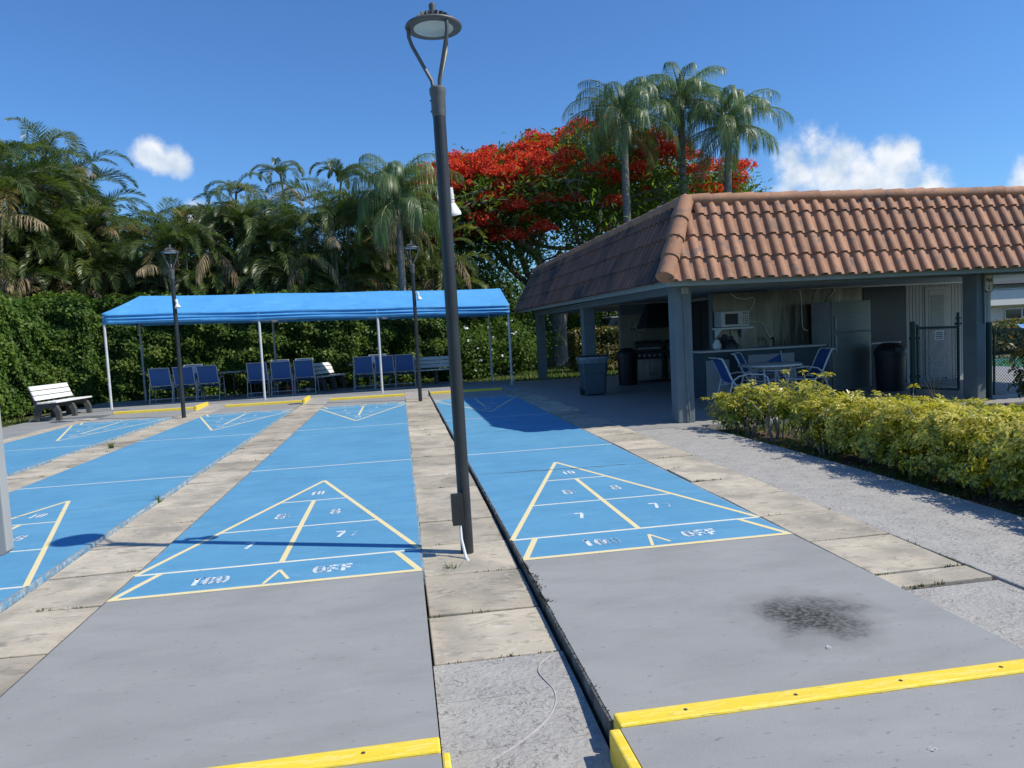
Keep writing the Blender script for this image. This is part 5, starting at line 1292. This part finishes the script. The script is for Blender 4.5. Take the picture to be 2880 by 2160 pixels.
# shrubs behind the deck and patio
for i, (x, y, h, r, lab, mt) in enumerate([(1.5, 20.6, 2.0, 1.1, 'round green shrub with white blossoms behind the bench', 'shrubleaf'), (3.0, 21.6, 2.1, 1.15, 'round green shrub behind the right canopy post', 'shrubleaf'), (4.3, 24.0, 2.5, 1.3, 'loose green shrub left of the flame tree trunk', 'shrubleaf'), (7.6, 29.0, 2.6, 1.2, 'bright green shrub right of the flame tree trunk', 'shrubleaf'), (2.3, 24.4, 2.9, 1.5, 'tall green shrub behind the pair of round ones', 'treeleaf')]):
    s = broad_tree(lab, 80 + i, h, r, (x, y, -.12), name='shrub', mat=mt, n=90, leaf=.12, group='shrubs on the lawn behind the deck', cat='shrub', trunk=False)
    if i in (0, 1):
        rs = np.random.default_rng(90 + i); b = Fol(); u = nrm(rs.normal(0, 1, (9, 3)) + [0, -1.2, .2]); P = u * [r * 1.02, r * 1.02, h * .46] + [0, 0, h * .5]
        for q in P: b.leaves(q + rs.normal(0, .02, (6, 3)), rs.normal(0, 1, (6, 3)) + [0, -1, .5], .09, .5, rs=rs, aspect=.8)
        b.build('blossoms', 'white', s)
hedge_box('hedge', 'clipped bronze tipped hedge on the lawn behind the blue bin', 'hedge', [(5.35, 7.9, 20.3, 21.4, 1.42)], 'croton', .10, 900, 8, thick=.2, lump=.07)
hedge_box('hedge', 'sunlit hedge behind the pool fence at the right edge', 'hedge', [(17, 28, 16.8, 17.8, .92)], 'croton', .16, 260, 9, thick=.2, lump=.08)

# lawn and weeds
def blades(P, h, rs, w=.008):
    n = len(P); a = rs.uniform(0, 2 * PI, n); d = np.stack([np.cos(a), np.sin(a), np.zeros(n)], 1); s = np.stack([-np.sin(a), np.cos(a), np.zeros(n)], 1); hh = h * rs.uniform(.5, 1.3, (n, 1)); ln = rs.uniform(.1, .8, (n, 1))
    m = P + d * hh * ln * .3 + [0, 0, .6] * hh; q = P + d * hh * ln + [0, 0, 1.] * hh
    V = np.stack([P - s * w, P + s * w, m + s * w * .7, m - s * w * .7, q + s * w * .1, q - s * w * .1], 1).reshape(-1, 3); b = (np.arange(n) * 6)[:, None]
    return V, np.concatenate([b + [0, 1, 2, 3], b + [3, 2, 4, 5]], 0)
rs = np.random.default_rng(5)
f = Fol()
def scatter(n, x0, x1, y0, y1, z, h, mask=None, w=.008):
    P = np.stack([rs.uniform(x0, x1, n), rs.uniform(y0, y1, n), np.full(n, z)], 1)
    if mask is not None: P = P[mask(P)]
    V, F = blades(P, h, rs, w); v = np.clip(rs.normal(.5, .25, len(P)), 0, 1); f.add(V, F, np.concatenate([v, v]))
cl = lambda P: (np.sin(P[:, 0] * 4.1 + 1) * np.sin(P[:, 1] * 3.3) + .5 * np.sin(P[:, 0] * 9 + P[:, 1] * 7)) > -.25
scatter(26000, 1.3, 12, 17.05, 28, -.12, .09, lambda P: (P[:, 1] > 17.5) | (P[:, 0] > 2.5), .014)
scatter(26000, 4.2, 8.4, -1.5, 5.2, -.08, .085, None, .006)
scatter(5000, 3.45, 4.2, -1.0, 5.2, -.08, .06, cl, .005)
scatter(2500, -10.4, -9.2, 11, 15.5, -.12, .08, None, .01)
scatter(16000, 8.4, 26, 5, 16, -.12, .08, lambda P: (P[:, 0] > 12.8), .015)
o = f.build('lawn', 'grass'); o['kind'] = 'stuff'
structure(MB().sheet([(3.5, 17.0), (14, 17.2), (24, 40), (-2, 40), (1.25, 18.4), (1.35, 17.5)], -.122).build('lawn_ground', 'ground'))
f = Fol(); rs = np.random.default_rng(6)
for (x0, x1, y, z) in JOINTS:
    if y > 12.5: continue
    for _ in range(int(rs.integers(1, 5))):
        c = rs.uniform(x0, x1); n = int(rs.integers(4, 16)); P = np.stack([c + rs.normal(0, .03, n), y + rs.normal(0, .006, n), np.full(n, z - .01)], 1)
        V, F = blades(P, rs.uniform(.008, .024), rs, .004); v = np.clip(rs.normal(.6, .25, n), 0, 1); f.add(V, F, np.concatenate([v, v]))
for (xa, ya, yb, n, z) in ((2.438, -1, 12, 260, -.03), (-.636, -1.9, 8, 70, -.07), (-3.108, -.5, 12, 170, -.05), (-5.625, 2, 12, 150, -.05), (-.018, -1.9, 3, 130, -.08)):
    for _ in range(n):
        y = rs.uniform(ya, yb); m = int(rs.integers(3, 12)); P = np.stack([xa + rs.normal(0, .008, m), y + rs.normal(0, .03, m), np.full(m, z - .01)], 1)
        V, F = blades(P, rs.uniform(.008, .030), rs, .004); v = np.clip(rs.normal(.55, .28, m), 0, 1); f.add(V, F, np.concatenate([v, v]))
o = f.build('joint_weeds', 'weed'); o['kind'] = 'stuff'
f = Fol()
for ya, yb, n, sp in ((-.75, -.05, 700, .028), (-.05, 3, 500, .010), (-1.9, -.75, 160, .012), (3, 12, 500, .008)):
    y = rs.uniform(ya, yb, n); k = .5 + .5 * np.sin(y * 23) * np.sin(y * 9 + 1); P = np.stack([-.010 + np.abs(rs.normal(0, sp, n)) * k, y, rs.uniform(-.012, .006, n)], 1)
    f.leaves(P, np.tile([0, 0, 1.], (n, 1)), .012, np.clip(rs.normal(.2, .12, n), 0, 1), rs=rs, spread=.6)
o = f.build('moss', 'moss'); o['kind'] = 'stuff'
mb = MB(); pts = [(-.09, -1.26), (-.15, -1.32), (-.18, -1.40), (-.165, -1.48), (-.14, -1.56), (-.15, -1.66), (-.20, -1.76), (-.29, -1.85), (-.38, -1.92), (-.46, -1.97)]
for _ in range(3):
    pts = [pts[0]] + [q for a, b in zip(pts[:-1], pts[1:]) for q in ((a[0] * .75 + b[0] * .25, a[1] * .75 + b[1] * .25), (a[0] * .25 + b[0] * .75, a[1] * .25 + b[1] * .75))] + [pts[-1]]
for (xa, ya), (xb, yb) in zip(pts[:-1], pts[1:]): mb.tube([(xa, ya, strip_z(ya) + .001), (xb, yb, strip_z(yb) + .0005)], .0026, 5, False)
structure(mb.build('path_seam_line', 'pale'))
def tuft(label, x, y, z, n, h, w, mat='grass'):
    f = Fol(); P = np.stack([rs.normal(0, .02, n), rs.normal(0, .012, n), np.zeros(n)], 1); V, F = blades(P, h, rs, w); v = np.clip(rs.normal(.45, .2, n), 0, 1); f.add(V, F, np.concatenate([v, v]))
    o = f.build('weed', mat); o.location = (x, y, z); tag(o, label, 'weed')
tuft('green weed growing from the paver joint below the foreground lamp', -.46, .12, -.10, 34, .085, .008)
tuft('grass tuft at the slab edge of the second court', -3.105, 3.0, -.05, 22, .10, .006)
tuft('grass tuft on the pavers beside the leftmost court', -5.2, 7.6, -.05, 26, .12, .006)
tuft('dry reed stems sticking up behind the hedge near the gate', 6.6, 4.6, -.09, 7, .62, .004, 'dead')
f = Fol(); P = np.stack([rs.uniform(3.45, 4.6, 1500), rs.uniform(-1.2, 5, 1500), np.full(1500, -.066)], 1); f.leaves(P, np.tile([0, 0, 1.], (1500, 1)), .05, np.clip(rs.normal(.4, .3, 1500), 0, 1), rs=rs, spread=.25)
o = f.build('leaf_litter', 'dead'); o['kind'] = 'stuff'

for x, y, r_, lab in ((1.07, -1.62, .012, 'white scrap lying on the grey deck before the yellow bumper'), (.93, -2.42, .010, 'white crumb lying on the grey deck behind the yellow bumper')):
    f = Fol(); f.leaves(np.array([[0, 0, .004]] * 5) + rs.normal(0, .006, (5, 3)) * [1, 1, .3], np.tile([0, 0, 1.], (5, 1)), r_, .5, rs=rs, spread=.3); o = f.build('paper_scrap', 'white'); o.location = (x, y, .004 if y > -2 else .026); tag(o, lab, 'scrap')
# cars, far building, pool
def car(label, loc, rz, paint, tall=1.7):
    t = thing('parked_car', label, 'car', loc, rz, 'cars parked beyond the lawn'); h = tall
    b = MB(); b.prism([(-2.3, .35), (-2.32, .75), (-2.2, .98), (-1.2, 1.08), (2.2, 1.08), (2.3, .9), (2.3, .35)], -.92, .92, 'x'); b.build('body', paint, t, bevel=.06)
    b = MB(); b.hexa([(-.88, -1.2, 1.08), (.88, -1.2, 1.08), (.88, 2.15, 1.08), (-.88, 2.15, 1.08)], [(-.72, -.55, h), (.72, -.55, h), (.72, 1.85, h), (-.72, 1.85, h)]); b.build('cabin', 'glass', t, bevel=.03)
    MB().box(-.74, .74, -.57, 1.87, h - .005, h + .05).build('roof', paint, t, bevel=.03)
    for sx in (-1, 1):
        for y in (-1.45, 1.4):
            w = MB(); w.tube([(sx * .72, y, .36), (sx * .95, y, .36)], .36, 20); wo = w.build('wheel', 'rubber', t); MB().tube([(sx * .94, y, .36), (sx * .96, y, .36)], .2, 14).build('rim', 'grill', wo)
        MB().box(sx * .72 - .17, sx * .72 + .17, -2.34, -2.28, .74, .90).build('headlight', 'lens', t, bevel=.02)
    MB().box(-.45, .45, -2.345, -2.30, .55, .85).build('radiator_grille', 'canblack', t); MB().box(-.26, .26, -2.36, -2.33, .40, .52).build('number_plate', 'white', t)


car('black car parked on the lawn edge half hidden by the flame tree trunk', (7.1, 33.5, -.12), R(8), 'carblack', 1.75)
car('pale car parked far behind the cream wall, only its roof showing', (11.6, 36, -.12), R(-85), 'carwhite', 2.1)
t = thing('apartment_building', 'white two storey building with balcony band behind the pool, far right', 'building', (34, 38, 0))
MB().box(-4, 24, 1.2, 9, -.1, 6).build('wall', 'white_wall', t)
MB().box(-4.5, 24, 0, 1.19, 1.55, 2.55).build('balcony', 'white_wall', t, bevel=.02)
MB().box(-4.6, 24.2, -.35, 1.19, 2.95, 4.3).build('roof_band', 'greyroof', t)
MB().tube([(-4.5, -.02, 2.62), (24, -.02, 2.62)], .03, 6).build('rail', 'frame', t)
for x in (2.0, 5.6, 9.2):
    w = MB().box(x, x + 2.6, 1.13, 1.19, .55, 1.35).build('window', 'frame', t); MB().box(x + .1, x + 1.25, 1.10, 1.128, .65, 1.25).build('pane', 'glass', w); MB().box(x + 1.4, x + 2.5, 1.10, 1.128, .65, 1.25).build('pane', 'glass', w)
MB().box(.6, .8, 1.0, 1.19, .95, 1.3).build('wall_lamp', 'black', t)
structure(MB().sheet([(13, 8), (24, 9), (24, 15), (13, 15)], -.115).build('pool_water', 'water'))
structure(MB().sheet([(9, 6.8), (30, 6.8), (30, 16.4), (9, 16.4)], -.124).build('pool_deck', 'countertop'))
t = thing('sun_lounger', 'bright blue sun lounger beside the pool, seen over the right shrub', 'lounger', (18.6, 14.5, -.12), R(30))
b = MB(); b.add([(-.3, -.9, .38), (.3, -.9, .38), (.3, .3, .40), (-.3, .3, .40), (.3, .9, 1.0), (-.3, .9, 1.0)], [(0, 1, 2, 3), (3, 2, 4, 5)]); o = b.build('sling', 'lounge', t); o.modifiers.new('thickness', 'SOLIDIFY').thickness = .02
b = MB()
for s in (-1, 1): b.tube([(s * .32, -.9, .38), (s * .32, .3, .40), (s * .32, .92, 1.02)], .025, 6); b.tube([(s * .32, -.7, .38), (s * .32, -.7, 0)], .02, 6); b.tube([(s * .32, .3, .4), (s * .32, .4, 0)], .02, 6)
b.build('frame', 'frame', t)
